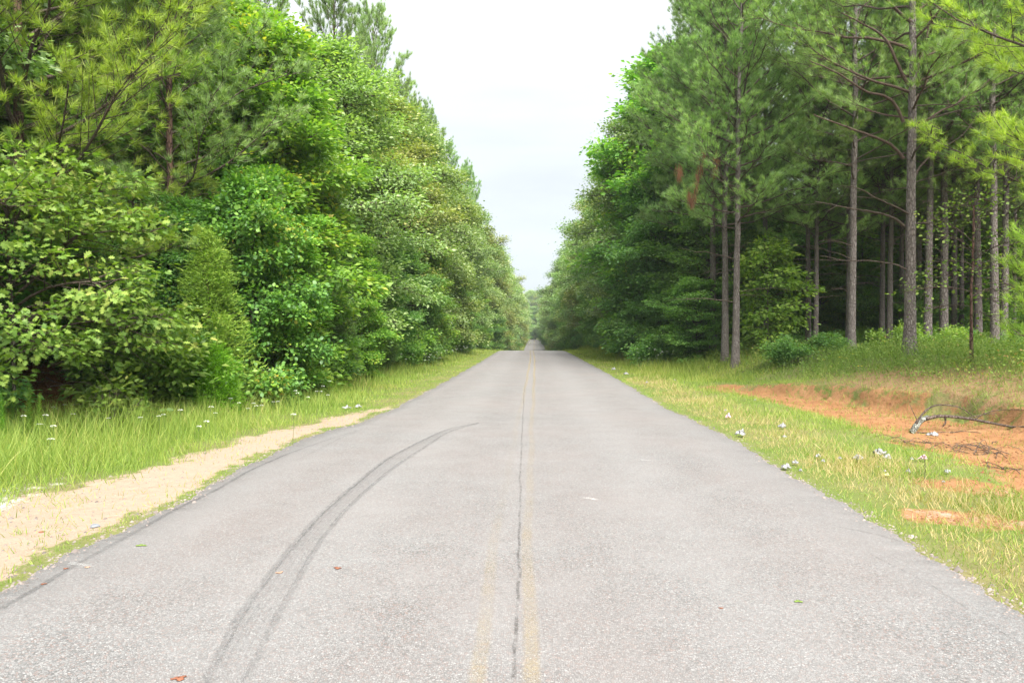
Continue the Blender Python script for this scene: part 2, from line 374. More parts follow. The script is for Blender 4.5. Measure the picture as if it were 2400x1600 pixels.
def copy_thing(root, loc, rz, label, group=None, scale=None, tilt=(0, 0), mats=None):
    r = root.copy(); C.objects.link(r); r.location = loc; r.rotation_euler = (tilt[0], tilt[1], rz)
    if scale is not None: r.scale = scale if isinstance(scale, tuple) else (scale,) * 3
    r['label'] = label
    if group: r['group'] = group
    elif 'group' in r: del r['group']
    for ch in root.children:
        c = ch.copy(); C.objects.link(c); c.parent = r
        for g in ch.children:
            d = g.copy(); C.objects.link(d); d.parent = c
    return r
def norm(a): return a / np.maximum(np.linalg.norm(a, axis=-1, keepdims=True), 1e-9)

def P3(px, py, y, dz=0):
    d = ray(px, py); t = y / d.y; return np.array([d.x * t, y, H_CAM + d.z * t + dz])
def spline(pts, n=18):
    pts = np.array(pts); t = np.linspace(0, len(pts) - 1, n); out = []
    for q in t:
        i = min(int(q), len(pts) - 2); f = q - i
        p0, p1, p2, p3 = pts[max(i - 1, 0)], pts[i], pts[i + 1], pts[min(i + 2, len(pts) - 1)]
        out.append(.5 * ((2 * p1) + (-p0 + p2) * f + (2 * p0 - 5 * p1 + 4 * p2 - p3) * f * f + (-p0 + 3 * p1 - 3 * p2 + p3) * f ** 3))
    return np.array(out)
class Acc:
    """collects tubes into one mesh"""
    def __init__(s): s.V, s.F, s.n = [], [], 0
    def tube(s, P, r, k=5, wob=0, rng=None, cap=False):
        P = np.asarray(P, float); r = np.broadcast_to(np.asarray(r, float), (len(P),))
        T = np.gradient(P, axis=0); T = norm(T)
        ref = np.array([0, 0, 1.]) if abs(T[0][2]) < .9 else np.array([1., 0, 0])
        A = norm(np.cross(T, ref)); B = np.cross(T, A)
        a = np.linspace(0, 2 * math.pi, k, endpoint=False)
        rr = r[:, None] * np.ones((1, k))
        if wob and rng is not None: rr = rr * (1 + wob * rng.standard_normal((len(P), k)))
        V = P[:, None, :] + rr[..., None] * (np.cos(a)[None, :, None] * A[:, None, :] + np.sin(a)[None, :, None] * B[:, None, :])
        m = len(P); i = np.arange(m - 1)[:, None] * k; j = np.arange(k)[None, :]
        f = np.stack([i + j, i + (j + 1) % k, i + k + (j + 1) % k, i + k + j], -1).reshape(-1, 4) + s.n
        s.V.append(V.reshape(-1, 3)); s.F.append(f); s.n += m * k
    def mesh(s, name, mat, smooth=True): return mesh_from(name, np.concatenate(s.V), [np.concatenate(s.F)], mat, smooth)

def scatter_mesh(name, P, Y, Nn, S, tv, tf, mat, W=None):
    """one flat template (tv: k x 3, y along the leaf) put at every P, pointing along Y with normal about Nn"""
    Y = norm(Y); X = norm(np.cross(Y, Nn)); Z = np.cross(X, Y)
    S = np.asarray(S).reshape(-1, 1, 1)
    Wd = 1.0 if W is None else np.asarray(W).reshape(-1, 1, 1)
    V = P[:, None, :] + S * (Wd * tv[None, :, 0:1] * X[:, None, :] + tv[None, :, 1:2] * Y[:, None, :] + tv[None, :, 2:3] * Z[:, None, :])
    k = len(tv); n = len(P)
    Fs = [(np.asarray(f)[None] + (np.arange(n) * k)[:, None, None]).reshape(-1, np.asarray(f).shape[1]) for f in tf]
    return mesh_from(name, V.reshape(-1, 3), Fs, mat)

# leaf templates (length 1)
T_LEAF = (np.array([[0, 0, 0], [.30, .45, .07], [0, 1, -.08], [-.30, .45, .07]]), [[[0, 1, 2], [0, 2, 3]]])
_l = [(0, 0), (.10, .16), (.38, .24), (.16, .36), (.46, .56), (.17, .60), (.28, .84), (.06, .82), (0, 1.0)]
_tv = [[x, y, .10 * abs(x) - .12 * y * y] for x, y in _l] + [[-x, y, .10 * abs(x) - .12 * y * y] for x, y in _l[1:-1]]
# fan from midrib points: right outline 0..8, left outline 9..15
T_LOBED = (np.array(_tv), [[[0, 1, 9], [1, 2, 3], [9, 11, 10], [1, 3, 11], [1, 11, 9], [3, 4, 5], [11, 13, 12], [3, 5, 13], [3, 13, 11], [5, 6, 7], [13, 15, 14], [5, 7, 15], [5, 15, 13], [7, 8, 15]]])
T_LOBED = (T_LOBED[0] * np.array([.78, 1, 1]), T_LOBED[1])
T_ROUND = (np.array([[0, 0, 0], [.34, .25, .05], [.40, .62, .04], [0, 1, -.06], [-.40, .62, .04], [-.34, .25, .05]]), [[[0, 1, 2, 3], [0, 3, 4, 5]]])
T_NEEDLE = (np.array([[-.5, 0, 0], [.5, 0, 0], [0, 1, 0]]), [[[0, 1, 2]]])
T_BLADE = (np.array([[-.5, 0, 0], [.5, 0, 0], [.36, .55, .07], [-.36, .55, .07], [0, 1, .26]]), [[[0, 1, 2, 3]], [[3, 2, 4]]])

def leaves_at(name, rng, Cn, Od, n, sig, size, tmpl, mat, flat=.5, droop=.25, upn=1.0, svar=.5):
    """n leaves round every cluster centre Cn with outward direction Od"""
    m = len(Cn); sig = np.broadcast_to(np.asarray(sig, float), (m,))
    k = np.repeat(np.arange(m), n)
    off = rng.standard_normal((len(k), 3)) * sig[k, None]; off[:, 2] *= flat
    P = Cn[k] + off
    Y = off * (1.1 / sig[k, None]) * np.array([1, 1, .5]) + Od[k] * .9 + rng.standard_normal((len(k), 3)) * .55
    Y[:, 2] -= droop
    Nn = rng.standard_normal((len(k), 3)) * .55 + np.array([0, 0, upn]) + Od[k] * .35
    S = size * (1 - svar + 2 * svar * rng.random(len(k)))
    return scatter_mesh(name, P, Y, Nn, S, tmpl[0], tmpl[1], mat)

def trunk_poly(rng, H, n=14, wob=.012, lean=(0, 0)):
    t = np.linspace(0, 1, n)
    P = np.zeros((n, 3)); P[:, 2] = t * H
    w = np.cumsum(rng.standard_normal((n, 2)) * wob * H / 3, 0) * t[:, None]
    P[:, :2] = w + np.outer(t * H, lean)
    return P
def along(P, h):
    return np.array([np.interp(h, P[:, 2], P[:, 0]), np.interp(h, P[:, 2], P[:, 1]), h])
def flare(P, r0, r1, H):
    z = P[:, 2]; return r0 + (r1 - r0) * (z / H) ** .8 + r0 * .45 * np.exp(-z / .35)

def make_broadleaf(name, label, cat, seed, H, R, cb, nl, nper, size, tmpl, mat, prof=.6, flat=.5, sig=.26, r0=.14, bark='bark_hard', droop=.2, lay=0, top=.3, upn=1.0, elmax=65):
    rng = np.random.default_rng(seed)
    root = thing(name, label, cat)
    TP = trunk_poly(rng, H * .95)
    tr = Acc(); tr.tube(TP, flare(TP, r0, .02, H), 9, .05, rng); obj('trunk', tr.mesh(name + '_trunk', M[bark]), root)
    br = Acc(); Cn, Od, Sg = [], [], []
    for i in range(nl):
        u = (i + .5) / nl
        h = H * (cb + (.95 - cb) * u ** .9)
        pr = (math.sin(math.pi * min(1, (u * (1 - .15 - .0) + .15)))) ** prof
        Lr = R * max(top * (1 - u) + .12, pr) * rng.choice([rng.uniform(.55, .9), rng.uniform(.85, 1.1), rng.uniform(1.05, 1.35)])
        if u > .85: Lr = min(Lr, R * .45)
        a = i * 2.39996 + rng.uniform(-.4, .4)
        e = R_(5 + (elmax - 5) * u ** 1.4 + rng.uniform(-8, 8))
        d = np.array([math.cos(a) * math.cos(e), math.sin(a) * math.cos(e), math.sin(e)])
        s = np.linspace(0, 1, 7)[:, None]
        p0 = along(TP, min(h, H * .94) - .08 * Lr)
        P = p0 + Lr * s * d + np.array([0, 0, 1]) * Lr * (.22 * s - (.22 + droop) * s ** 2.0) + np.cumsum(rng.standard_normal((7, 3)) * .03 * Lr, 0) * s
        rb = max(.008, .022 * Lr * (r0 / .14) ** .6)
        br.tube(P, np.linspace(rb, .006, 7), 4)
        ns = int(6 + Lr * 3.0)
        for j in range(ns):
            q = .25 + .75 * (j + rng.random()) / ns
            b = np.array([np.interp(q, s[:, 0], P[:, c]) for c in range(3)])
            side = 1 if j % 2 else -1
            aa = a + side * rng.uniform(.4, 1.25)
            ee = e * .5 + rng.uniform(-.35, .4)
            dd = np.array([math.cos(aa) * math.cos(ee), math.sin(aa) * math.cos(ee), math.sin(ee)])
            Ls = Lr * .42 * (1.15 - q) + rng.uniform(.15, .45)
            Q = b + np.linspace(0, 1, 4)[:, None] * Ls * dd + np.array([0, 0, -.12]) * (np.linspace(0, 1, 4)[:, None] ** 2) * Ls
            br.tube(Q, np.linspace(rb * .35 + .003, .003, 4), 3)
            for f in ((.55, 1.0) if Ls > .45 else (.9,)):
                Cn.append(b + (Q[-1] - b) * f); Od.append(dd); Sg.append(sig * rng.uniform(.7, 1.2))
        Cn.append(P[-1]); Od.append(d); Sg.append(sig)
    obj('branches', br.mesh(name + '_branches', M['twig']), root)
    me = leaves_at(name + '_leaves', rng, np.array(Cn), np.array(Od), nper, np.array(Sg), size, tmpl, mat, flat, droop + .1, upn)
    obj('crown', me, root, kind='stuff')
    return root

def tuft_mesh(name, rng, Cn, Od, nper, length, width, mat, spread=.62, back=.12):
    m = len(Cn); k = np.repeat(np.arange(m), nper)
    D = norm(Od[k]) + rng.standard_normal((len(k), 3)) * spread
    D = norm(D)
    P = Cn[k] - norm(Od[k]) * (rng.random((len(k), 1)) * back)
    S = length * (.7 + .5 * rng.random(len(k)))
    Nn = rng.standard_normal((len(k), 3)) * .6 + np.array([0, 0, 1.])
    return scatter_mesh(name, P, D, Nn, S, T_NEEDLE[0], T_NEEDLE[1], mat, W=np.full(len(k), width / length))

def make_pine(name, label, seed, H, R, cb, nl, nper=34, needle=.19, width=.007, mat='pine', r0=.15, dead=10, bark='bark_pine', deadfrom=.12, limbs=1.0, lean=(0, 0), separate=False, tufts=3):
    rng = np.random.default_rng(seed)
    root = thing(name, label, 'pine tree')
    TP = trunk_poly(rng, H * .97, 40, .004, lean)
    tr = Acc(); tr.tube(TP, flare(TP, r0, .03, H), 14, .035, rng)
    # knots where whorls left the trunk
    obj('trunk', tr.mesh(name + '_trunk', M[bark]), root)
    br = Acc(); Cn, Od = [], []
    def dead_limb(acc, h, a, Ld, up):
        s = np.linspace(0, 1, 8)[:, None]
        d = np.array([math.cos(a), math.sin(a), 0.])
        P = along(TP, h) + s * Ld * d + np.array([0, 0, 1]) * Ld * (up * s - .15 * s ** 2) + np.cumsum(rng.standard_normal((8, 3)) * .022 * Ld, 0) * s
        acc.tube(P, np.linspace(.008 + .007 * Ld, .003, 8), 5)
        for j in range(rng.integers(2, 7)):
            q = rng.uniform(.35, .95); b = np.array([np.interp(q, s[:, 0], P[:, c]) for c in range(3)])
            aa = a + rng.choice([-1, 1]) * rng.uniform(.4, 1.1); lt = Ld * rng.uniform(.12, .35)
            dd = np.array([math.cos(aa), math.sin(aa), rng.uniform(-.4, .5)])
            Q = b + np.linspace(0, 1, 4)[:, None] * lt * dd + rng.standard_normal((4, 3)) * .02 * lt
            acc.tube(Q, np.linspace(.005, .002, 4), 3)
    for i in range(dead):
        h = H * (deadfrom + (cb + .05 - deadfrom) * (i + rng.random()) / dead)
        a = rng.uniform(0, 2 * math.pi); Ld = rng.choice([rng.uniform(.1, .4), rng.uniform(.6, 2.2)]) * R / 3
        if separate:
            A = Acc(); dead_limb(A, h, a, Ld, rng.uniform(-.1, .35)); obj('branch', A.mesh(name + '_dead', M['twig']), root)
        else: dead_limb(br, h, a, Ld, rng.uniform(-.1, .35))
    for i in range(nl):
        u = (i + .5) / nl
        h = H * (cb + (.97 - cb) * u)
        Lr = R * (.35 + .75 * (1 - u) ** .8 * min(1, .55 + 2.2 * u)) * rng.uniform(.65, 1.2) * limbs
        a = i * 2.39996 + rng.uniform(-.5, .5)
        e = R_(16 + 44 * u + rng.uniform(-10, 12))
        d = np.array([math.cos(a) * math.cos(e), math.sin(a) * math.cos(e), math.sin(e)])
        s = np.linspace(0, 1, 8)[:, None]
        P = along(TP, h) + Lr * s * d + np.array([0, 0, 1]) * Lr * (-.08 * s + .18 * s ** 2) + np.cumsum(rng.standard_normal((8, 3)) * .04 * Lr, 0) * s
        acc = Acc() if separate and i < 14 else br
        acc.tube(P, np.linspace(.012 + .0075 * Lr, .005, 8), 6 if separate else 4)
        ns = int(5 + Lr * 3.2)
        for j in range(ns):
            q = .28 + .72 * (j + rng.random()) / ns
            b = np.array([np.interp(q, s[:, 0], P[:, c]) for c in range(3)])
            aa = a + (1 if j % 2 else -1) * rng.uniform(.35, 1.1); ee = e * .6 + rng.uniform(-.1, .55)
            dd = np.array([math.cos(aa) * math.cos(ee), math.sin(aa) * math.cos(ee), math.sin(ee)])
            Ls = Lr * .36 * (1.15 - q) + rng.uniform(.12, .4)
            t4 = np.linspace(0, 1, 4)[:, None]
            Q = b + t4 * Ls * dd + np.array([0, 0, .18]) * t4 ** 2 * Ls
            acc.tube(Q, np.linspace(.010, .004, 4), 3)
            for f in ((1.0, .66, .36)[:tufts] if Ls > .4 else (1.0, .5)[:tufts]):
                jit = rng.standard_normal(3) * .07
                Cn.append(b + (Q[-1] - b) * f + jit); Od.append(dd + np.array([0, 0, .45]) + rng.standard_normal(3) * .35)
        Cn.append(P[-1]); Od.append(d + np.array([0, 0, .4]))
        if acc is not br: obj('branch', acc.mesh(name + '_limb', M['limb_red']), root)
    if br.V: obj('branches', br.mesh(name + '_branches', M['twig']), root)
    obj('crown', tuft_mesh(name + '_needles', rng, np.array(Cn), np.array(Od), nper, needle, width, M[mat]), root, kind='stuff')
    return root

def make_cedar(name, label, seed, H, R, mat, n=420, nper=70, r0=.06, length=.09, droop=.25):
    rng = np.random.default_rng(seed)
    root = thing(name, label, 'cedar')
    TP = trunk_poly(rng, H * .95, 8, .008)
    tr = Acc(); tr.tube(TP, np.linspace(r0, .01, 8), 7); obj('trunk', tr.mesh(name + '_trunk', M['bark_red']), root)
    br = Acc(); Cn, Od = [], []
    for i in range(n):
        u = rng.random() ** 1.15; h = H * (.03 + .93 * u)
        Lr = (R * (1 - u) ** .75 * min(1, .5 + 3 * u) + .08) * rng.uniform(.55, 1.12)
        a = rng.uniform(0, 2 * math.pi); d = np.array([math.cos(a), math.sin(a), .55])
        s = np.linspace(0, 1, 4)[:, None]
        P = along(TP, h) + Lr * s * d * np.array([1, 1, 1]) + np.array([0, 0, -droop * Lr]) * s ** 2
        if i % 3 == 0: br.tube(P, np.linspace(.008, .003, 4), 3)
        for f in (.55, .78, 1.0):
            Cn.append(along(TP, h) + (P[-1] - along(TP, h)) * f + rng.standard_normal(3) * .05); Od.append(d + rng.standard_normal(3) * .3)
    Cn, Od = np.array(Cn), np.array(Od)
    obj('branches', br.mesh(name + '_branches', M['twig']), root)
    m = len(Cn); k = np.repeat(np.arange(m), nper // 3)
    D = norm(norm(Od[k]) + rng.standard_normal((len(k), 3)) * .5 + np.array([0, 0, -.1]))
    P = Cn[k] + rng.standard_normal((len(k), 3)) * .075
    me = scatter_mesh(name + '_sprays', P, D, rng.standard_normal((len(k), 3)), length * (.6 + .8 * rng.random(len(k))), T_NEEDLE[0], T_NEEDLE[1], mat, W=np.full(len(k), .22))
    obj('crown', me, root, kind='stuff')
    return root

def make_shrub(name, label, seed, H, R, mat, ncl, nper, size, tmpl=T_LEAF, sig=.16, cat='shrub', lowfill=.0, stems=9):
    rng = np.random.default_rng(seed)
    root = thing(name, label, cat)
    br = Acc(); Cn, Od = [], []
    for i in range(stems):
        a = i * 2.4 + rng.uniform(-.3, .3); rr = R * rng.uniform(.3, .95)
        t = np.linspace(0, 1, 6)[:, None]; hh = H * rng.uniform(.65, 1.0) * (1 - .35 * rr / R)
        P = np.concatenate([t ** 1.2 * rr * math.cos(a), t ** 1.2 * rr * math.sin(a), t * hh], 1)
        br.tube(P, np.linspace(.014, .004, 6), 4)
        for j in range(max(1, ncl // stems)):
            q = rng.uniform(lowfill + .15, 1.0); b = np.array([np.interp(q, t[:, 0], P[:, c]) for c in range(3)])
            dd = np.array([math.cos(a), math.sin(a), .2]) + rng.standard_normal(3) * .7
            dd = dd / np.linalg.norm(dd); Ls = rng.uniform(.1, .42) * R
            br.tube(np.array([b, b + dd * Ls * .5, b + dd * Ls]), [.005, .004, .002], 3)
            Cn.append(b + dd * Ls); Od.append(dd)
    Cn = np.array(Cn); Cn[:, 2] = np.maximum(Cn[:, 2], .05)
    obj('stems', br.mesh(name + '_stems', M['twig']), root)
    obj('foliage', leaves_at(name + '_leaves', rng, Cn, np.array(Od), nper, sig, size, tmpl, mat, .6, .2), root, kind='stuff')
    return root

# ------------------------------------------------------------------ ground, sand, clay
def masks(x, y):
    ul = edge_l(y) - x; ur = x - edge_r(y)
    sw = np.interp(y, [2, 4, 5.2, 6.7, 8, 10, 13, 14.5, 16], [2.6, 2.6, 2.3, 1.75, 1.1, .95, .75, .2, -.5])
    sand = sm(.6, -.5, ul - sw - .12 * lump(x, y, 2.2)) * sm(-.06, .34, ul - .03 + .1 * lump(x, y, 3, 2))
    cc, ch = clay_c(y), clay_h(y)
    clay = sm(.75, -.6, np.abs(x - cc) - ch + .25 * lump(x, y, 1.7, 6))
    clay = np.maximum(clay, .8 * sm(.9, -.1, np.hypot((x - 3.9 - .3*np.sin(y*5)) / 1.1, (y - 5.85 - .2*np.sin(x*4)) / .62) - .15 + .3*lump(x,y,2.6,2)))
    clay = np.maximum(clay, .7 * sm(.9, -.1, np.hypot((x - 4.6) / 1.0, (y - 7.2) / .7) - .2 + .4*lump(x,y,2.6,2)))
    clay = np.maximum(clay, .7 * sm(.9, -.1, np.hypot((x - 4.9) / 1.1, (y - 4.7) / .6) - .2 + .4*lump(x,y,2.6,2)))
    bite = .32 * lump(x, y, 3.1, 1) + .26 * lump(x, y, 7.7, 4)
    clay = np.clip(clay + bite * 2.6 * clay * (1 - clay) + .25 * (bite - .1) * clay, 0, 1)
    sand = np.clip(sand + bite * 4 * sand * (1 - sand), 0, 1)
    clay = np.maximum(clay, .62 * sm(.6, 0, np.hypot((x - 5.3) / 1.0, (y - 19.5) / 2.) - .4))
    forest = np.maximum(sm(4.6, 6.2, ul) * 1.0, sm(5.0, 8.5, x - bank_start(y)))
    litter = sm(.0, .5, x - cc - ch + .15) * sm(2.6, 1.2, x - cc - ch) * sm(22, 16, y) * .62
    gravel = sm(.5, .1, np.abs(ul - 2.1) - .1) * sm(9, 6, y) * .6
    pale = .48 * sm(1.6, .5, np.hypot((x - 4.2) / 1.5, (y - 5.9) / 1.5)) * clay
    return sand * (ur < 0) + pale * (ur > .2), clay * (ur > .3), forest, litter * (ur > .3), gravel * (ur < 0)
ys = [-30, -15, -6, 0, 1.2]
while ys[-1] < 900: ys.append(ys[-1] + max(.045, .0115 * ys[-1]))
ys = np.array(ys)
xs = np.concatenate([-np.geomspace(13, 500, 26)[::-1], np.arange(-12.8, -3.6, .13), np.arange(-3.6, -2.7, .06), [-2.4, -1.2, 0, 1.2, 2.3], np.arange(2.55, 3.1, .06), np.arange(3.15, 12.6, .1), np.geomspace(12.9, 500, 28)])
GX, GYY = np.meshgrid(xs, ys)
GZ = terrain(GX, GYY)
nr, nc = GX.shape
V = np.stack([GX, GYY, GZ], -1).reshape(-1, 3)
i, j = np.meshgrid(np.arange(nr - 1), np.arange(nc - 1), indexing='ij')
Q = np.stack([i * nc + j, i * nc + j + 1, (i + 1) * nc + j + 1, (i + 1) * nc + j], -1).reshape(-1, 4)
MK = masks(GX.ravel(), GYY.ravel())
fs, fc = MK[0][Q].mean(1), MK[1][Q].mean(1)
sel = np.where(fs > .5, 1, np.where(fc > .5, 2, 0))
for k, nm in enumerate(('ground', 'sand', 'clay_ground')):
    q = Q[sel == k]; used, inv = np.unique(q.ravel(), return_inverse=True)
    me = mesh_from(nm, V[used], [inv.reshape(-1, 4)], M['ground'], True)
    for an, arr in zip(('sand', 'clay', 'forest', 'litter', 'gravel'), MK):
        a_ = me.attributes.new(an, 'FLOAT', 'POINT'); a_.data.foreach_set('value', arr[used].astype(np.float32))
    o = obj(nm, me); o['kind'] = 'structure'
    if k == 1: o['label'] = 'pale orange sandy shoulder along the left road edge'
    if k == 2: o['label'] = 'bare eroded orange clay along the right verge'

# road
ry = [-30, -10, 0, 1.5]
while ry[-1] < 420: ry.append(ry[-1] + max(.035, .008 * ry[-1]))
ry = np.array(ry); nk = 21
U = np.linspace(0, 1, nk)
el_, er_ = edge_l(ry), edge_r(ry)
RX = el_[:, None] + (er_ - el_)[:, None] * U
RYY = np.repeat(ry[:, None], nk, 1)
RZZ = zr(RYY) + .012 - .03 * (2 * U - 1)[None] ** 4 * 0.6 + .004 * lump(RX, RYY, .8)
top = np.stack([RX, RYY, RZZ], -1)
skl = top[:, :1].copy(); skl[..., 0] -= .03; skl[..., 2] -= .07
skr = top[:, -1:].copy(); skr[..., 0] += .03; skr[..., 2] -= .07
A_ = np.concatenate([skl, top, skr], 1); nk2 = nk + 2
i, j = np.meshgrid(np.arange(len(ry) - 1), np.arange(nk2 - 1), indexing='ij')
Q = np.stack([i * nk2 + j, i * nk2 + j + 1, (i + 1) * nk2 + j + 1, (i + 1) * nk2 + j], -1).reshape(-1, 4)
o = obj('road', mesh_from('road', A_.reshape(-1, 3), [Q], M['road'], True)); o['kind'] = 'structure'
o['label'] = 'straight two-lane grey chip-seal road running to the horizon'
def road_z(x, y):
    e0, e1 = edge_l(y), edge_r(y); u = (x - e0) / (e1 - e0)
    return zr(y) + .012 - .018 * (2 * u - 1) ** 4 + .004 * lump(x, y, .8)

def ribbons(name, lines, mat, lift=.004, step=.06):
    """lines: list of (points [(x, y)], widths, wears) lying on the road"""
    Vs, Fs, UV, We, n = [], [], [], [], 0
    for pts, w, wear in lines:
        pts = np.asarray(pts, float); seg = np.concatenate([[0], np.cumsum(np.hypot(*np.diff(pts, axis=0).T))])
        tt = [0.]
        while tt[-1] < seg[-1]: tt.append(tt[-1] + max(step, .012 * float(np.interp(tt[-1], seg, pts[:, 1]))))
        tt = np.array(tt); tt[-1] = seg[-1]
        # smooth the polyline
        x = np.interp(tt, seg, pts[:, 0]); y = np.interp(tt, seg, pts[:, 1])
        for _ in range(6):
            x[1:-1] = (x[:-2] + x[2:]) / 2 * .5 + x[1:-1] * .5; y[1:-1] = (y[:-2] + y[2:]) / 2 * .5 + y[1:-1] * .5
        tx, ty = np.gradient(x), np.gradient(y); L = np.hypot(tx, ty) + 1e-9
        nx, ny = ty / L, -tx / L
        ww = np.interp(tt, np.linspace(0, seg[-1], len(np.atleast_1d(w))), np.atleast_1d(w)) / 2
        we = np.interp(tt, np.linspace(0, seg[-1], len(np.atleast_1d(wear))), np.atleast_1d(wear))
        row = []
        for k, f in enumerate((-1, -.5, 0, .5, 1)):
            X, Y = x + nx * ww * f, y + ny * ww * f
            row.append(np.stack([X, Y, road_z(X, Y) + lift], -1)); 
        A = np.stack(row, 1); m = len(tt)
        Vs.append(A.reshape(-1, 3)); UV.append(np.stack([np.tile(np.linspace(0, 1, 5), (m, 1)), np.repeat(tt[:, None], 5, 1)], -1).reshape(-1, 2)); We.append(np.repeat(we, 5))
        i, j = np.meshgrid(np.arange(m - 1), np.arange(4), indexing='ij')
        Fs.append(np.stack([i * 5 + j, i * 5 + j + 1, (i + 1) * 5 + j + 1, (i + 1) * 5 + j], -1).reshape(-1, 4) + n); n += m * 5
    me = mesh_from(name, np.concatenate(Vs), [np.concatenate(Fs)], mat, True)
    uv = np.concatenate(UV); F_ = np.concatenate(Fs)
    lay = me.uv_layers.new(name='UVMap'); lay.data.foreach_set('uv', uv[F_.ravel()].astype(np.float32).ravel())
    a_ = me.attributes.new('wear', 'FLOAT', 'POINT'); a_.data.foreach_set('value', np.concatenate(We).astype(np.float32))
    return obj(name, me)
def gp(pts): return [(p.x, p.y) for p in (ground_at(*q) for q in pts)]

rs = np.random.RandomState(4)
def wander(y): return np.interp(y, [0, 3, 8, 20, 40, 65, 300], [0, .02, -.02, 0, 0, -.22, -.22]) + .015 * np.sin(y * .9) + .01 * np.sin(y * 2.2)
yy = np.concatenate([np.arange(1.5, 66, .7), np.arange(66, 305, 5)])
wy = [.5, .55, .42, .25, .2, .35, .5, .8, .9, .9, .95, 1, 1, 1, 1, 1]
def wearf(side): return [(.65 if side else .55), *([.5, .45] if side else [.38, .2]), .55, .8, .9, 1, 1, 1.1, 1.1, 1.1, 1.1, 1.1, 1.1, 1.1, 1.1]
# wear given against distance: sample it
def wear_by_y(y, side):
    return np.interp(y, [0, 3, 4.5, 6, 9, 14, 20, 30, 60, 300], [.8, .8, .6, .42, .35, .6, 1., 1.6, 2.2, 2.2] if side else [.65, .6, .4, .14, .1, .3, .9, 1.5, 2., 2.])
lines = []
for side, x0 in ((0, -.29), (1, -.045)):
    P = np.stack([x0 + wander(yy), yy], -1)
    seg = np.concatenate([[0], np.cumsum(np.hypot(*np.diff(P, axis=0).T))]); tt = np.linspace(0, seg[-1], 400)
    lines.append((P, .10, wear_by_y(np.interp(tt, seg, yy), side)))
o = ribbons('yellow_centre_line', lines, M['yellow'], .004); o['kind'] = 'structure'; o['label'] = 'faded double yellow line down the middle of the road'

cp = gp([(1204, 1598), (1210, 1500), (1211, 1430), (1216, 1350), (1216, 1275), (1219, 1200), (1219, 1120), (1224, 1020), (1228, 920), (1236, 870)])
fine = []
for (a, b), (c, d) in zip(cp[:-1], cp[1:]):
    m = max(2, int((d - b) / .05))
    for t in np.linspace(0, 1, m, endpoint=False): fine.append((a + (c - a) * t + rs.randn() * .012, b + (d - b) * t))
o = ribbons('centre_crack', [(fine, [.026, .022, .024, .024, .02, .02], [1., .7, .9, .6, .45, .4, .25])], M['tar'], .008, .04); o['kind'] = 'structure'
o['label'] = 'jagged tar-dark crack along the middle of the road'
lp = gp([(2, 1427), (103, 1369), (152, 1337), (228, 1297), (321, 1244), (384, 1208), (424, 1186), (513, 1145), (580, 1105), (670, 1065), (759, 1034), (839, 1009)])
o = ribbons('edge_seam', [(lp, [.06, .06, .05, .05], [.8, .5, .95, 1, .9, .6, .4])], M['seam'], .004, .05); o['kind'] = 'structure'
o['label'] = 'dark seam just inside the left road edge'
# fine transverse crack and a faint long one
tcx = gp([(920, 1078), (1000, 1072), (1120, 1068), (1215, 1066)])
fl = gp([(1120, 1560), (1150, 1380), (1185, 1180), (1206, 1040), (1222, 940)])
o = ribbons('hairline_crack', [(tcx, .02, [.5, .8, .3]), (gp([(1960, 1235), (2010, 1242), (2080, 1258), (2110, 1268)]), .025, [.4, 1, .6]), (gp([(2040, 1300), (2180, 1370), (2300, 1450), (2399, 1520)]), .02, [.4, .5, .2])], M['tar'], .004, .04); o['kind'] = 'structure'

LA = gp([(485, 1599), (558, 1458), (638, 1346), (679, 1293), (741, 1221), (804, 1163), (900, 1083), (969, 1045), (1041, 1010), (1122, 993)])
LB = gp([(580, 1599), (625, 1503), (710, 1346), (754, 1270), (804, 1208), (848, 1163), (915, 1105), (980, 1062), (1048, 1016), (1122, 994)])
def lerp_line(f):
    return [((1 - f) * a[0] + f * b[0], (1 - f) * a[1] + f * b[1]) for a, b in zip(LA, LB)]
def ext(l): # carry the marks on under the camera
    (x0, y0), (x1, y1) = l[0], l[1]; k = 1.2
    return [(x0 - (x1 - x0) * k, y0 - (y1 - y0) * k)] + l
sk = [(ext(lerp_line(f)), [w, w, w * .8], [wr * .6, wr, wr * 1.3, wr * 1.5, wr * .8]) for f, w, wr in ((.0, .06, 1.05), (.1, .022, .9), (.2, .018, .6), (.3, .022, .8), (.4, .016, .5), (.5, .020, .65), (.6, .016, .45), (.7, .020, .6), (.8, .018, .5), (.9, .022, .7), (1., .05, .85))]
tag(ribbons('skid_mark', sk, M['rubber'], .012, .05), 'long curved band of dark tyre streaks sweeping across the left lane', 'skid mark')
sk2 = [(gp([(690, 1085), (760, 1048), (812, 1022), (850, 1008)]), .05, [.2, .6, .3])]
tag(ribbons('skid_mark', sk2, M['rubber'], .012, .05), 'short faint tyre streak beside the left road edge', 'skid mark')
o = ribbons('road_scuff', [(gp([(1365, 1168), (1405, 1176)]), .07, [.5, 1, .5]), (gp([(1500, 1080), (1535, 1082)]), .06, [.5, .9, .5]), (gp([(165, 1318), (215, 1330)]), .05, [.6, .9, .5])], M['white_scuff'], .004, .04); o['kind'] = 'structure'
o['label'] = 'small whitish scuffs worn into the road'

# ------------------------------------------------------------------ trees: prototypes are placed things themselves
rng = np.random.default_rng(11); rnd = random.Random(5)
def put(root, x, y, rz=0., s=1., dz=0., tilt=(0, 0)):
    root.location = (x, y, tz(x, y) - .03 + dz); root.rotation_euler = (tilt[0], tilt[1], rz); root.scale = (s,) * 3 if not isinstance(s, tuple) else s
def dup(root, x, y, label, group=None, rz=None, s=1., tilt=(0, 0)):
    return copy_thing(root, (x, y, tz(x, y) - .03), rnd.uniform(0, 6.28) if rz is None else rz, label, group, s, tilt)

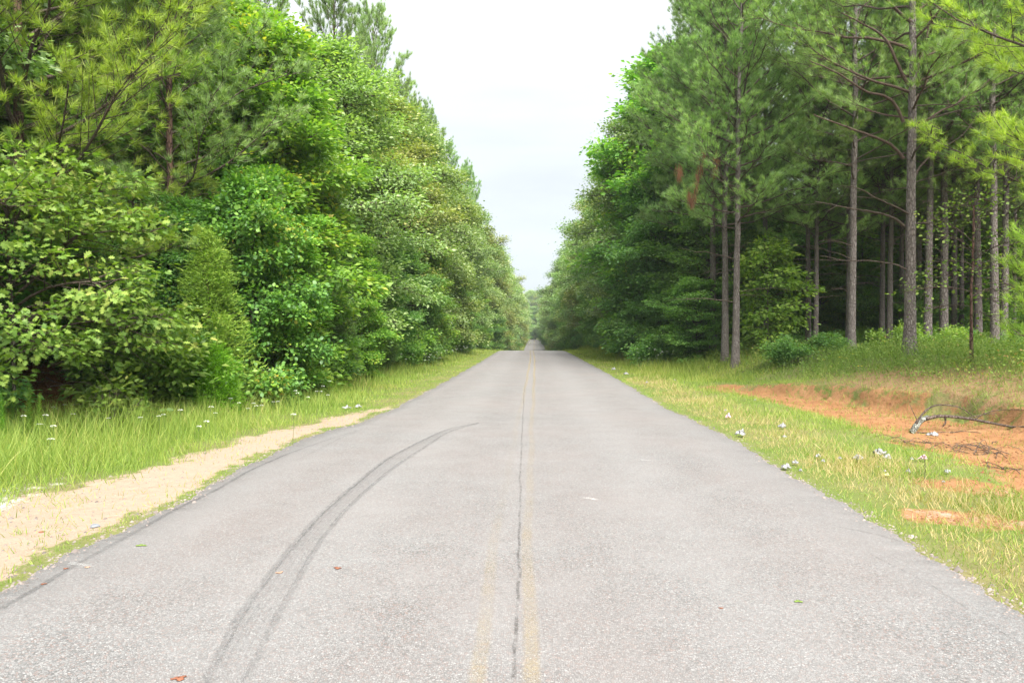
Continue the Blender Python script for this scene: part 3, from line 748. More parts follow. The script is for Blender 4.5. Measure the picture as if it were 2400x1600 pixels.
# left side
oak_sapling = make_broadleaf('oak_tree', 'young oak with layered pale green sprays of pointed leaves at the left edge', 'oak tree', 21, 3.6, 2.4, .34, 46, 19, .115, T_LOBED, M['oak_light'], prof=.5, flat=.16, sig=.22, r0=.038, droop=.16, upn=1.0, elmax=50)
put(oak_sapling, -8.55, 10.9, 2.6, (.92, .92, 1.08))
near_pine = make_pine('pine_tree', 'bright green pine with red-brown trunk at the left edge', 31, 14, 5.0, .20, 66, 72, .20, .010, 'pine_bright', .13, 8, 'bark_red', .08)
put(near_pine, -9.75, 12.6, .4)
blue_pine = make_pine('pine_tree', 'dense bluish green pine rising between the left edge pine and the sweetgum', 32, 13, 3.3, .16, 66, 72, .19, .010, 'pine', .12, 6, 'bark_red', .06)
put(blue_pine, -8.5, 15.6, 1.0)
gum = make_broadleaf('sweetgum_tree', 'yellow-green sweetgum standing between the bluish pine and the grey-green oak', 'sweetgum tree', 41, 10.2, 2.3, .06, 56, 40, .15, T_LEAF, M['gum'], prof=.5, flat=.45, sig=.24, r0=.1)
put(gum, -7.4, 18.6, 0)
grey_oak = make_broadleaf('oak_tree', 'tall broad grey-green oak bulging towards the road on the left', 'oak tree', 42, 14.0, 3.7, .16, 74, 46, .135, T_LEAF, M['oak_grey'], prof=.5, flat=.6, sig=.30, r0=.17)
put(grey_oak, -8.0, 25.5, 0, (.95, .95, .87))
olive_oak = make_broadleaf('oak_tree', 'olive-tinted oak just beyond the tall grey-green oak', 'oak tree', 43, 13.6, 3.3, .10, 66, 46, .15, T_LEAF, M['oak_olive'], prof=.5, flat=.6, sig=.30, r0=.15)
put(olive_oak, -7.8, 35, 0)
gloss_oak = make_broadleaf('oak_tree', 'glossy dark oak with some bronze leaves right of the light green cedar', 'oak tree', 44, 5.6, 1.6, .05, 44, 36, .105, T_ROUND, M['oak_gloss'], prof=.35, flat=.6, sig=.17, r0=.05)
put(gloss_oak, -6.6, 15.6, 0, (.74, .74, .92))
cedar = make_cedar('cedar_tree', 'light green feathery cedar beside the glossy dark oak', 51, 3.9, 1.0, M['cedar'], 330, 75)
put(cedar, -6.9, 14.2, 0)
cedar_vivid = make_cedar('cedar_tree', 'small vivid green cedar at the grass edge below the light cedar', 52, 1.35, .48, M['cedar_vivid'], 170, 66, .02, .07)
put(cedar_vivid, -6.35, 13.3)
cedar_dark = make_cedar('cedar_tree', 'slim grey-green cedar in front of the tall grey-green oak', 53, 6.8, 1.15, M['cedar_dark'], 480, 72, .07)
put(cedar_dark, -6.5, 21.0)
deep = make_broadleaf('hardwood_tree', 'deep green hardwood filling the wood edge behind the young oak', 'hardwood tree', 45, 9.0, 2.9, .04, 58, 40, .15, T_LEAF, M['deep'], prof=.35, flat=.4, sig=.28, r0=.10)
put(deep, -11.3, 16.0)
shrub = make_shrub('leafy_shrub', 'rounded bright green shrub under the left edge oak', 61, 2.0, 1.15, M['shrub'], 170, 34, .12, T_LEAF, .15)
put(shrub, -7.55, 12.6)
low_shrub = make_shrub('leafy_shrub', 'low oak sprout with pointed leaves in front of the brown needles', 62, .9, .6, M['oak_light'], 60, 9, .11, T_LOBED, .12)
put(low_shrub, -6.9, 10.9)
rshrub = make_shrub('leafy_shrub', 'dark leafy shrub with white flowers at the right wood edge', 63, 1.7, 1.1, M['deep'], 170, 34, .11, T_LEAF, .17)
rshrub_xy = (x_at(1525, 31), 31.)
put(rshrub, *rshrub_xy)

# left wood edge, named one by one as far as they can be told apart
dup(gum, -6.7, 16.9, 'yellow-green sapling leaning out above the glossy dark oak', None, 2.0, .58)
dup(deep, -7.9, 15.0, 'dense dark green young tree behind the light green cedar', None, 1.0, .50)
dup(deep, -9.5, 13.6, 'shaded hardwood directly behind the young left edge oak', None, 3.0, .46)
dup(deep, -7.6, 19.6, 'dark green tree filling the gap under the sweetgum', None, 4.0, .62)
dup(gloss_oak, -7.4, 17.3, 'second glossy oak behind the one with bronze leaves', None, 2.2, (.85, .85, 1.1))
dup(shrub, -8.1, 14.2, 'bushy green shrub between the young oak and the light cedar', None, 1.1, 1.15)
dup(shrub, -6.3, 17.4, 'leafy shrub at the foot of the glossy dark oak', None, 2.3, .95)
dup(shrub, -7.1, 13.4, 'bright shrub left of the light green cedar', None, 4.3, .95)
dup(low_shrub, -8.6, 10.0, 'low oak sprout beside the left edge trunk', None, 4.0, .9)
dup(gum, -6.3, 23.0, 'fresh green low tree below the tall grey-green oak', None, .4, .50)
dup(deep, -6.6, 27.8, 'dark low tree below the olive-tinted oak', None, .7, .55)
dup(gum, -9.8, 21.5, 'bright sweetgum behind the grey-green oak', None, .7, 1.2)
dup(grey_oak, -11.6, 20.3, 'grey-green oak top behind the yellow-green sweetgum', None, 1.5, (.85, .85, .98))
dup(cedar_dark, -5.9, 26.0, 'slim cedar beside the low trees under the olive-tinted oak', None, 1, .62)
dup(near_pine, -11.8, 13.4, 'pine behind the left edge pine with branches above the young oak', None, 2.7, .95)
for (x, y, s, k) in ((-9.7, 33, 1.27, 0), (-9.3, 39.5, 1.34, 1), (-8.9, 46, 1.22, 0), (-8.6, 54, 1.27, 1), (-8.3, 64, 1.28, 0), (-8.2, 82, 1.5, 0), (-11.5, 28, 1.2, 1)):
    dup((near_pine, blue_pine)[1], x, y, 'tall dark pine top standing above the left-hand oaks', 'pine tops above the left oaks', None, (s * .82, s * .82, s * 1.12))
LG = 'leafy trees lining the left side of the road'; RG = 'leafy trees lining the right side of the road'
LL = 'tall ZZ tree lining the left side'; RL = 'tall ZZ tree lining the right side'
KINDS = {grey_oak.name: 'grey-green', olive_oak.name: 'olive-tinted', gum.name: 'yellow-green', deep.name: 'deep green', gloss_oak.name: 'glossy', cedar_dark.name: 'narrow dark', blue_pine.name: 'needle-leaved'}
def roadside(side, y0, y1, x0, group, label, species, sc_, step):
    y = y0; k = 0
    while y < y1:
        sp = species[k % len(species)]; x = side * (x0 + rnd.uniform(-.5, .7))
        kind_ = KINDS[sp.name]
        band = 'before the road crest' if y < 50 else 'near the road crest' if y < 78 else 'beyond the road crest' if y < 170 else 'far down the road'
        dup(sp, x, y, label.replace('ZZ', kind_) + ', ' + band, group, None, rnd.uniform(*sc_) * float(np.interp(y, [60, 85, 120, 200, 320], [1, 1.17, 1.3, 1.35, 1.45] if side < 0 else [1, 1.1, 1.2, 1.3, 1.45]))); y += step * rnd.uniform(.8, 1.2); k += 1
        if y > 70: step = min(9, step * 1.03)
roadside(-1, 40.5, 340, 7.9, LG, LL, [grey_oak, olive_oak, olive_oak, gum, grey_oak, olive_oak], (.90, 1.08), 4.6)
LG2, LL2 = 'low trees at the foot of the left wood beyond the oaks', 'low ZZ tree at the foot of the left wood'
roadside(-1, 32, 330, 6.3, LG2, LL2, [deep, gum, cedar_dark, deep, gloss_oak], (.5, .66), 3.2)
roadside(-1, 44, 300, 12.5, 'tall trees in the second row of the left wood', 'ZZ tree top in the second row of the left wood', [grey_oak, blue_pine, olive_oak], (1.1, 1.25), 8.)
for (x, y) in ((-14, 17), (-15, 22), (-13, 24), (-16, 30), (-19, 26), (-13.5, 12), (-16, 14.5), (-18, 19)):
    dup(rnd.choice([deep, grey_oak]), x, y, 'tree deep in the left wood behind the front trees', 'trees deep in the left wood', None, rnd.uniform(.95, 1.1))
for (x, y) in ((-10.4, 10.2), (-12, 11.2), (-10.2, 14.4), (-12.4, 14.6)):
    dup(deep, x, y, 'dark understorey tree behind the left edge pines', 'understorey behind the left edge pines', None, rnd.uniform(.5, .8))

# right side pines
big_pine = make_pine('pine_tree', 'largest pine on the right with scaly grey trunk standing on the weedy bank', 33, 16.5, 4.6, .36, 44, 62, .21, .0095, 'pine', .155, 13, 'bark_pine', .12, separate=True)
put(big_pine, x_at(2132, 18.5), 18.5, 0)
def hero(pts, r0, r1, mat='twig', n=22, subs=5, seed=1):
    r = np.random.default_rng(seed); base = np.array(big_pine.location)
    P = spline([P3(px, py, 18.5 + dy) for px, py, dy in pts], n) - base
    P = P + np.cumsum(r.standard_normal(P.shape) * .008, 0)
    A = Acc(); A.tube(P, np.linspace(r0, r1, n), 6, .05, r)
    for k in range(subs):
        i = r.integers(n // 3, n - 2); d = (P[i + 1] - P[i - 1]); d = d / np.linalg.norm(d) + r.standard_normal(3) * .6; L = r.uniform(.2, .7)
        t = np.linspace(0, 1, 5)[:, None]; A.tube(P[i] + t * d * L + np.cumsum(r.standard_normal((5, 3)) * .02, 0) * t, np.linspace(.008, .003, 5), 4)
    obj('branch', A.mesh('pine_limb', M[mat]), big_pine)

tall_pine = make_pine('pine_tree', 'straight grey pine between the twin trunks and the largest pine', 34, 17.0, 3.5, .36, 50, 58, .20, .0095, 'pine', .15, 12, 'bark_pine', .12)
put(tall_pine, x_at(1995, 23.5), 23.5, .5)
leaf_pine = make_pine('pine_tree', 'right-hand pine of the leaning pair nearest the road', 35, 16.5, 3.7, .30, 60, 58, .21, .0095, 'pine', .14, 14, 'bark_pine', .10)
put(leaf_pine, x_at(1724, 25.0), 25.0, 2.5, 1., 0, (0, R_(-.6)))
hero([(2120, 530, 0), (2095, 510, -.1), (2040, 497, -.2), (1985, 490, -.3), (1915, 478, -.4)], .038, .008, seed=2)
hero([(2122, 632, 0), (2090, 617, .1), (2030, 612, .1), (1980, 612, .2), (1925, 600, .3)], .028, .007, seed=3)
hero([(2142, 420, 0), (2160, 385, 0), (2200, 350, -.1), (2245, 320, -.1), (2285, 270, -.2)], .034, .008, seed=4)
hero([(2140, 526, 0), (2165, 520, .1), (2195, 522, .2), (2220, 545, .3)], .022, .006, seed=5)
hero([(2118, 370, 0), (2085, 335, -.1), (2020, 308, -.3), (1960, 290, -.4), (1905, 272, -.5)], .045, .012, 'limb_red', seed=6)
hero([(2128, 196, 0), (2105, 150, -.1), (2075, 85, -.2), (2035, 55, -.3), (1980, 25, -.3)], .05, .014, 'limb_red', seed=7)
hero([(2136, 196, 0), (2155, 150, .1), (2170, 90, .2), (2178, 40, .2)], .045, .012, 'limb_red', seed=8)
hero([(2118, 285, 0), (2090, 235, -.1), (2030, 215, -.2), (1965, 175, -.3), (1900, 145, -.4)], .045, .012, 'limb_red', seed=9)
def pine_at(proto, px, y, label, group=None, s=1., rz=None, tilt=None):
    tilt = tilt or (R_(rnd.uniform(-1, 1)), R_(rnd.uniform(-1.2, 1.2)))
    return dup(proto, x_at(px, y), y, label, group, rz, s, tilt)
pine_at(leaf_pine, 1699, 26.5, 'left-hand pine of the leaning pair nearest the road', None, 1.02, 4.4, (0, R_(-1.2)))
pine_at(leaf_pine, 1661, 33, 'thin pine with bare lower branches left of the leaning pair', None, .98, 5.5, (0, R_(-.8)))
pine_at(tall_pine, 1794, 31, 'pine trunk rising behind the light green sapling', None, 1.0, 1.0)
pine_at(tall_pine, 1894, 27.5, 'left-hand trunk of the twin pines in mid stand', None, .82, 2.0)
pine_at(leaf_pine, 1911, 27, 'right-hand trunk of the twin pines in mid stand', None, .82, 3.3)
pine_at(tall_pine, 2067, 28, 'slim pine of the close pair just left of the largest pine', None, .82, .2)
pine_at(tall_pine, 2084, 26.5, 'stouter pine of the close pair just left of the largest pine', None, .82, 3.9)
pine_at(tall_pine, 2174, 24.5, 'dark pine trunk just right of the largest pine', None, 1.0, 4.9)
pine_at(tall_pine, 2212, 25, 'thick shaded pine second to the right of the largest pine', None, 1.05, .9)
pine_at(leaf_pine, 2236, 30, 'pine half hidden behind the thick shaded trunk', None, 1.0, 1.9)
pine_at(tall_pine, 2293, 26, 'pine behind the thin leafy sapling on the right', None, 1.0, 2.9)
pine_at(tall_pine, 2332, 22.5, 'pine third from the right edge of the stand', None, .95, 3.7)
pine_at(leaf_pine, 2352, 24, 'slim pine second from the right edge of the stand', None, .95, 5.0)
bright_pine = make_pine('pine_tree', 'pine with bright yellow-green boughs reaching in at the right edge', 36, 12.5, 4.1, .22, 48, 64, .21, .010, 'pine_bright', .13, 6, 'bark_pine', .10)
put(bright_pine, 11.6, 13.6, 3.4)
sap_pine = make_pine('pine_sapling', 'small pine sapling with long needles cut off by the right edge', 37, 2.8, .95, .10, 18, 46, .19, .008, 'pine_bright', .03, 2, 'bark_pine', .05)
put(sap_pine, 9.9, 13.6, 0)
for (x, y, s) in ((7.6, 29.5, 1.05), (9.3, 33, 1.08), (10.5, 38, 1.1), (12.2, 27, 1.0), (14.5, 36, 1.0), (17, 31, .98), (20, 33, .98), (19.5, 27, .95), (22, 29, .92), (17.5, 22.5, .92), (20.5, 23, .9), (24, 36, 1), (26, 42, 1), (30, 38, 1), (13.5, 43, 1.05), (18, 44, 1.0), (22, 47, 1.), (28, 50, 1), (34, 46, 1), (8.2, 36.5, 1.08), (15.5, 29.5, .85), (18.6, 30.5, .82), (21.5, 31.5, .85), (23.5, 33, .85), (25, 31, .8), (14.2, 33.5, .85), (19.2, 36.5, .9), (27, 36, .9), (16.2, 40, .95), (23, 40, .95)):
    dup(rnd.choice([tall_pine, leaf_pine]), x, y, 'shaded pine deep in the right-hand stand behind the front trunks', 'pines deep in the right-hand stand', None, s)

# right understorey
gum_sapling = make_broadleaf('sweetgum_sapling', 'light green sapling between the leaning pair and the twin pines', 'sapling', 46, 4.4, 1.25, .10, 30, 12, .15, T_LOBED, M['shrub'], prof=.5, flat=.4, sig=.17, r0=.03)
put(gum_sapling, x_at(1800, 26.5), 26.5)
thin_sapling = make_broadleaf('thin_sapling', 'thin dark-stemmed sapling with sparse yellow-green leaves near the right edge', 'sapling', 47, 3.7, 1.1, .30, 22, 4, .06, T_ROUND, M['oak_light'], prof=.4, flat=.5, sig=.17, r0=.035, bark='bark_red')
put(thin_sapling, x_at(2277, 15.5), 15.5)
under = make_broadleaf('understorey_tree', 'dark layered understorey tree left of the leaning pair', 'hardwood tree', 48, 6.2, 2.6, .05, 44, 34, .14, T_LEAF, M['deep'], prof=.3, flat=.22, sig=.26, r0=.06, upn=1.7, droop=.1, elmax=45)
put(under, 8.2, 32.0)
dup(under, x_at(1640, 29), 29.5, 'layered dark sapling in front of the thin bare-branched pine', None, 2.0, .55)
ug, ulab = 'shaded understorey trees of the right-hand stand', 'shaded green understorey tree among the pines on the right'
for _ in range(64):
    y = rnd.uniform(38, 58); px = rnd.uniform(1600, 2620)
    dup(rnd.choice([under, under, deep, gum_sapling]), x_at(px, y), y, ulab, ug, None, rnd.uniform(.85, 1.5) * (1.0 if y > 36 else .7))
for k in range(16):
    y = rnd.uniform(32, 37.5); px = 1745 + k * 46 + rnd.uniform(-15, 15)
    dup((gum_sapling, gum, under)[k % 3], x_at(px, y), y, 'mid-green sapling filling a gap between the right-hand trunks', 'saplings in the gaps of the right-hand stand', None, (1.25, .42, .55)[k % 3])
for k, (px, y, s) in enumerate(((1960, 33, .42), (2030, 31, .38), (2115, 30, .40), (2190, 31, .36), (2330, 29, .42), (1760, 34, .45), (1850, 33, .4))):
    dup((under, gum_sapling, deep)[k % 3], x_at(px, y), y, 'low leafy sapling at the foot of the right-hand pines', 'low saplings at the foot of the right-hand pines', None, s * (1.6 if k % 3 == 1 else 1))
dup(gum, 7.9, 41, 'tall light green sweetgum top above the left flank of the pine stand', None, 3, 1.75)
KINDS[under.name] = 'layered dark'; KINDS[leaf_pine.name] = 'needle-leaved'
roadside(1, 36.5, 340, 7.1, RG, RL, [deep, grey_oak, olive_oak, gum, grey_oak], (.95, 1.12), 4.4)
roadside(1, 33, 330, 5.9, 'low trees at the foot of the right wood beyond the pines', 'low ZZ tree at the foot of the right wood', [under, deep, gloss_oak, cedar_dark, gum], (.5, .68), 3.4)
roadside(1, 46, 300, 12, 'tall trees in the second row of the right wood', 'ZZ tree top in the second row of the right wood', [grey_oak, leaf_pine, olive_oak], (1.05, 1.2), 8.)
# far end of the road
for (x, y, s) in ((-6, 372, 1.25), (0, 380, 1.2), (6, 374, 1.2), (12, 380, 1.3), (-12, 380, 1.3), (2.5, 392, 1.25), (-3, 398, 1.3), (8, 396, 1.3), (-20, 400, 1.3), (20, 400, 1.3)):
    dup(rnd.choice([gum, grey_oak, olive_oak]), x, y, 'hazy tree closing the view where the road ends', 'hazy trees closing the view', None, s * 1.65)
dup(shrub, 3.9, 215, 'light green bush at the right road edge beyond the crest', None, None, 2.4)
# far wood mass further out on both sides is made of the same kinds of trees
wood = 'trees far back in the wood'
for side in (-1, 1):
    for _ in range(34 if side < 0 else 12):
        y = rnd.uniform(20, 130) if side < 0 else rnd.uniform(60, 130); x = side * rnd.uniform(20, 34) if side < 0 else rnd.uniform(30, 60)
        dup(rnd.choice([deep, grey_oak, blue_pine if side < 0 else leaf_pine]), x, y, 'tree far back in the wood behind the roadside rows', wood, None, rnd.uniform(.95, 1.15))

# shrubs along the feet of both woods
sg = 'shrubs along the foot of the left wood'
for y in np.concatenate([np.arange(19.5, 60, 2.3), np.arange(60, 80, 4)]):
    dup(rnd.choice([shrub, shrub, rshrub]), -6.3 + rnd.uniform(-.4, .5), float(y), 'green shrub along the foot of the left wood', sg, None, rnd.uniform(.7, 1.1))
sg = 'shrubs along the foot of the right wood'
for y in np.arange(30, 74, 2.6):
    dup(rnd.choice([shrub, rshrub, rshrub]), float(np.interp(y, [30, 40, 74], [6.6, 5.9, 5.4])) + rnd.uniform(-.3, .5), float(y), 'dark shrub along the foot of the right wood beyond the pine stand', sg, None, rnd.uniform(.6, 1.))
sg = 'shrubs between the trunks of the pine stand'
for _ in range(26):
    y = rnd.uniform(22, 33); px = rnd.uniform(1850, 2450)
    dup(rnd.choice([shrub, rshrub]), x_at(px, y), y, 'knee-high shrub between the trunks of the right-hand pines', sg, None, rnd.uniform(.35, .7))

# rust-coloured dead sprays hanging in the leaning pine pair
rr = np.random.default_rng(77)
dead_root = thing('dead_pine_bough', 'rust-red dead pine sprays hanging left of the leaning pair', 'dead bough')
bp = Vector((0, 0, H_CAM)) + ray(1642, 330) * 24.0
dead_root.location = bp
A = Acc(); A.tube(np.array([[0, 0, .5], [.05, 0, 0], [.02, .02, -.8], [-.1, 0, -1.4], [-.25, 0, -2.2]]), [.012, .01, .008, .006, .004], 5); obj('limb', A.mesh('dead_limb', M['twig']), dead_root)
cn = np.array([[.0, 0, -.9], [-.08, 0, -1.2], [-.15, 0, -1.6], [-.22, 0, -2.0], [-.3, .1, -2.1], [-.75, 0, -1.0], [-.7, .1, -1.15], [.55, 0, -.6], [.5, 0, -1.0], [-.4, 0, -1.9], [.1, 0, -.4]])
kk = np.repeat(np.arange(len(cn)), 90)
D = norm(np.array([0, 0, -1.]) + rr.standard_normal((len(kk), 3)) * .22)
obj('needles', scatter_mesh('dead_needles', cn[kk] + rr.standard_normal((len(kk), 3)) * np.array([.05, .05, .1]), D, rr.standard_normal((len(kk), 3)), .2 + .1 * rr.random(len(kk)), T_NEEDLE[0], T_NEEDLE[1], M['needle_rust'], W=np.full(len(kk), .045)), dead_root, kind='stuff')

# ------------------------------------------------------------------ grass and weeds
def grass(name, label, seed, n, xr, yr, dens, hh, width, mat, tmpl=T_BLADE, lean=.35, cat='grass'):
    r = np.random.default_rng(seed)
    # sample y so that density falls off with distance
    y = np.exp(r.uniform(math.log(yr[0]), math.log(yr[1]), n)) if yr[1] / yr[0] > 2 else r.uniform(*yr, n)
    x = r.uniform(*xr, n)
    keep = r.random(n) < dens(x, y); x, y = x[keep], y[keep]
    m = len(x)
    P = np.stack([x, y, terrain(x, y) - .01], -1)
    Y = np.stack([r.standard_normal(m) * lean, r.standard_normal(m) * lean, np.ones(m)], -1)
    Nn = np.stack([r.standard_normal(m), r.standard_normal(m), np.full(m, .1)], -1)
    S = hh(x, y) * (.45 + .9 * r.random(m))
    w = width * np.maximum(1, y / 11) / S
    me = scatter_mesh(name, P, Y, Nn, S, tmpl[0], tmpl[1], mat, W=w * (.7 + .6 * r.random(m)))
    o = obj(name, me); tag(o, label, cat, None, 'stuff'); return o
def dl(x, y):
    s, c, f, li, g = masks(x, y); ul = edge_l(y) - x
    return (1 - .975 * s) * sm(-.02, .15, ul) * (1 - .9 * sm(5.2, 6.6, ul)) * (1 - .4 * g) * (.55 + .45 * sm(-.5, .5, lump(x, y, 1.3, 1)))
def hl(x, y):
    ul = edge_l(y) - x; return .05 + .38 * sm(1.0, 3.2, ul) * np.interp(y, [0, 15, 60], [1, .95, .8]) * (1 + .5 * lump(x, y, .9, 3)) + .07 * sm(.6, 1.2, ul)
grass('verge_grass', 'tall fresh green grass on the left verge', 1, 80000, (-10, -2.8), (4, 17), dl, hl, .0065, M['grass'])
grass('distant_verge_grass', 'green grass of the left verge running up to the crest', 2, 42000, (-8.5, -2.8), (17, 66), dl, hl, .009, M['grass'], T_NEEDLE)
def dr(x, y):
    s, c, f, li, g = masks(x, y); ur = x - edge_r(y)
    return (1 - .93 * sm(.25, .85, c)) * sm(-.02, .12, ur) * (1 - .6 * li) * (1 - .85 * sm(0, 1.5, x - bank_start(y) - 1.2)) * (.5 + .5 * sm(-.5, .4, lump(x, y, 1.5, 4)))
def dryband(x, y):
    ur = x - edge_r(y); return np.clip(sm(.12, .35, ur) * sm(1.9, .8, ur - .3 * lump(x, y, 1.1, 9)), 0, 1) * (.45 + .55 * sm(-.3, .4, lump(x, y, 1.9, 8)))
def hr(x, y):
    ur = x - edge_r(y); return .055 + .07 * sm(.3, 1.2, ur) * (1 + .6 * lump(x, y, 1.2, 2)) + .35 * sm(20, 32, y) * sm(.9, 2.4, ur)
grass('verge_grass', 'short green grass on the right verge', 3, 90000, (2.6, 10), (3.6, 24), lambda x, y: dr(x, y) * (1 - .45 * dryband(x, y)), hr, .0055, M['grass'], lean=.55)
grass('dry_grass', 'straw-coloured dry grass along the right road edge', 4, 62000, (2.6, 6), (3.6, 24), lambda x, y: dr(x, y) * dryband(x, y), lambda x, y: hr(x, y) * 1.25, .005, M['grass_dry'], lean=.5)
grass('distant_verge_grass', 'green grass of the right verge running up to the crest', 5, 40000, (2.4, 8.5), (22, 66), dr, lambda x, y: hr(x, y) * 1.2, .009, M['grass'], T_NEEDLE, lean=.45)
grass('far_verge_grass', 'green verge grass beyond the crest', 6, 16000, (-7, 7), (66, 320), lambda x, y: ((x < edge_l(y)) | (x > edge_r(y))) * 1., lambda x, y: .3 + 0 * x, .012, M['grass'], T_NEEDLE)
# stray blades on sand and clay
grass('sparse_grass', 'thin scattered grass sprouting on the sandy shoulder', 7, 6000, (-6, -3.2), (4, 15), lambda x, y: masks(x, y)[0] * (.15 + .85 * sm(.1, .6, lump(x, y, 2.5, 5))), lambda x, y: .07 + 0 * x, .005, M['grass'], lean=.5)
grass('sparse_grass', 'thin scattered grass sprouting on the orange clay', 8, 24000, (3, 8.5), (4, 21), lambda x, y: masks(x, y)[1] * (.1 + .9 * sm(.1, .6, lump(x, y, 2.1, 5))), lambda x, y: .07 + 0 * x, .005, M['grass'], lean=.6)
# weedy bank under the right pines
def db(x, y): return sm(-.2, 1.1, x - bank_start(y) - .9 - .35 * lump(x, y, .9, 2)) * (1 - .55 * sm(3.5, 6.5, x - bank_start(y)))
def leafweeds(name, label, seed, n, xr, yr, dens, hh, size, mat):
    r = np.random.default_rng(seed)
    y = np.exp(r.uniform(math.log(yr[0]), math.log(yr[1]), n)); x = r.uniform(*xr, n)
    keep = r.random(n) < dens(x, y); x, y = x[keep], y[keep]; m = len(x)
    h = hh(x, y) * r.random(m) ** .7 * (.7 + .5 * lump(x, y, 1.7, 3))
    P = np.stack([x, y, terrain(x, y) + np.maximum(h, 0.01)], -1)
    Y = r.standard_normal((m, 3)); Y[:, 2] = .3 + .6 * r.standard_normal(m)
    Nn = r.standard_normal((m, 3)) * .7 + np.array([0, 0, 1.])
    S = size * (.6 + .8 * r.random(m)) * np.maximum(1, y / 20)
    o = obj(name, scatter_mesh(name, P, Y, Nn, S, T_LEAF[0], T_LEAF[1], mat)); tag(o, label, 'undergrowth', None, 'stuff')
leafweeds('undergrowth', 'green leafy undergrowth on the bank below the right-hand pines', 9, 95000, (5, 22), (10, 36), db, lambda x, y: .60 * sm(0, 2.2, x - bank_start(y) - .3), .06, M['weed'])
grass('bank_grass', 'thin dull grass on the bank below the right-hand pines', 10, 60000, (5, 20), (9, 36), lambda x, y: db(x, y) * .9 + .35 * sm(-.8, .4, x - bank_start(y)) * sm(1.4, .2, x - bank_start(y)), lambda x, y: .12 + .42 * sm(0, 2., x - bank_start(y) - .3), .006, M['weed'], T_NEEDLE, lean=.45)
leafweeds('undergrowth', 'leafy undergrowth where the left grass meets the wood', 12, 30000, (-10, -6.5), (8, 40), lambda x, y: sm(3.2, 4.2, edge_l(y) - x) * np.where(y < 12.6, .12, 1), lambda x, y: .40 + 0 * x, .07, M['shrub'])
# brown needle litter on the clay bank and forest floor
def straw(name, label, seed, n, xr, yr, dens, mat, L=.12):
    r = np.random.default_rng(seed)
    y = np.exp(r.uniform(math.log(yr[0]), math.log(yr[1]), n)); x = r.uniform(*xr, n)
    keep = r.random(n) < dens(x, y); x, y = x[keep], y[keep]; m = len(x)
    P = np.stack([x, y, terrain(x, y) + .006 + .02 * r.random(m)], -1)
    a = r.uniform(0, 6.28, m); Y = np.stack([np.cos(a), np.sin(a), r.standard_normal(m) * .12], -1)
    o = obj(name, scatter_mesh(name, P, Y, np.tile([[0, 0, 1.]], (m, 1)), L * (.5 + r.random(m)), T_NEEDLE[0], T_NEEDLE[1], mat, W=np.full(m, .05)))
    tag(o, label, 'pine straw', None, 'stuff')
straw('pine_straw', 'brown fallen pine needles on the clay edge and bank', 14, 42000, (5.5, 12), (5.5, 24), lambda x, y: np.clip(masks(x, y)[3] * 1.5 + .25 * masks(x, y)[1] * sm(0, 1, x - clay_c(y)), 0, 1) + .12 * sm(0, 1, x - 8), M['needle_dead'])
def crumbs(name, label, seed, n, xr, yr, dens, size, mat, cat, onroad=False):
    r = np.random.default_rng(seed)
    y = np.exp(r.uniform(math.log(yr[0]), math.log(yr[1]), n)); x = xr(y, r)
    keep = r.random(n) < dens(x, y); x, y = x[keep], y[keep]; m = len(x)
    zz = np.where((x > edge_l(y)) & (x < edge_r(y)), road_z(x, y), terrain(x, y))
    P = np.stack([x, y, zz - .002], -1)
    tv = np.array([[-.5, -.4, 0], [.5, -.45, 0], [.55, .4, 0], [-.4, .5, 0], [-.2, -.15, .42], [.25, .1, .5]])
    tf = [[[0, 1, 4], [1, 5, 4], [1, 2, 5], [2, 3, 5], [3, 4, 5], [3, 0, 4]]]
    a = r.uniform(0, 6.28, m); Y = np.stack([np.cos(a), np.sin(a), r.standard_normal(m) * .1], -1)
    o = obj(name, scatter_mesh(name, P, Y, np.tile([[0, 0, 1.]], (m, 1)), size * np.exp(r.standard_normal(m) * .5), tv, tf, mat)); tag(o, label, cat, None, 'stuff')
M['grit'] = leaf_mat('grit', [(0, (.05, .048, .045)), (.5, (.095, .09, .085)), (1, (.15, .14, .13))], 0., .85, .2, 0.)
M['clod'] = leaf_mat('clod', [(0, (.06, .03, .014)), (.5, (.095, .052, .024)), (1, (.135, .085, .045))], 0., .95, .1, 0.)
crumbs('road_grit', 'grey crumbs broken off along the left road edge', 31, 3800, lambda y, r: edge_l(y) - .02 - .06 * r.standard_normal(len(y)), (3.6, 22), lambda x, y: 1 + 0 * x, .009, M['grit'], 'gravel')
crumbs('road_grit', 'grey crumbs broken off along the right road edge', 32, 3200, lambda y, r: edge_r(y) + .02 + .05 * r.standard_normal(len(y)), (3.6, 22), lambda x, y: 1 + 0 * x, .009, M['grit'], 'gravel')
crumbs('sand_gravel', 'small stones strewn over the sandy shoulder', 33, 9000, lambda y, r: r.uniform(-6.2, -3.2, len(y)), (4, 15), lambda x, y: masks(x, y)[0] * .6 + masks(x, y)[4], .009, M['grit'], 'gravel')
crumbs('clay_clods', 'clods of orange clay on the eroded ground', 34, 26000, lambda y, r: r.uniform(3., 9, len(y)), (4, 21), lambda x, y: masks(x, y)[1], .014, M['clod'], 'clods')
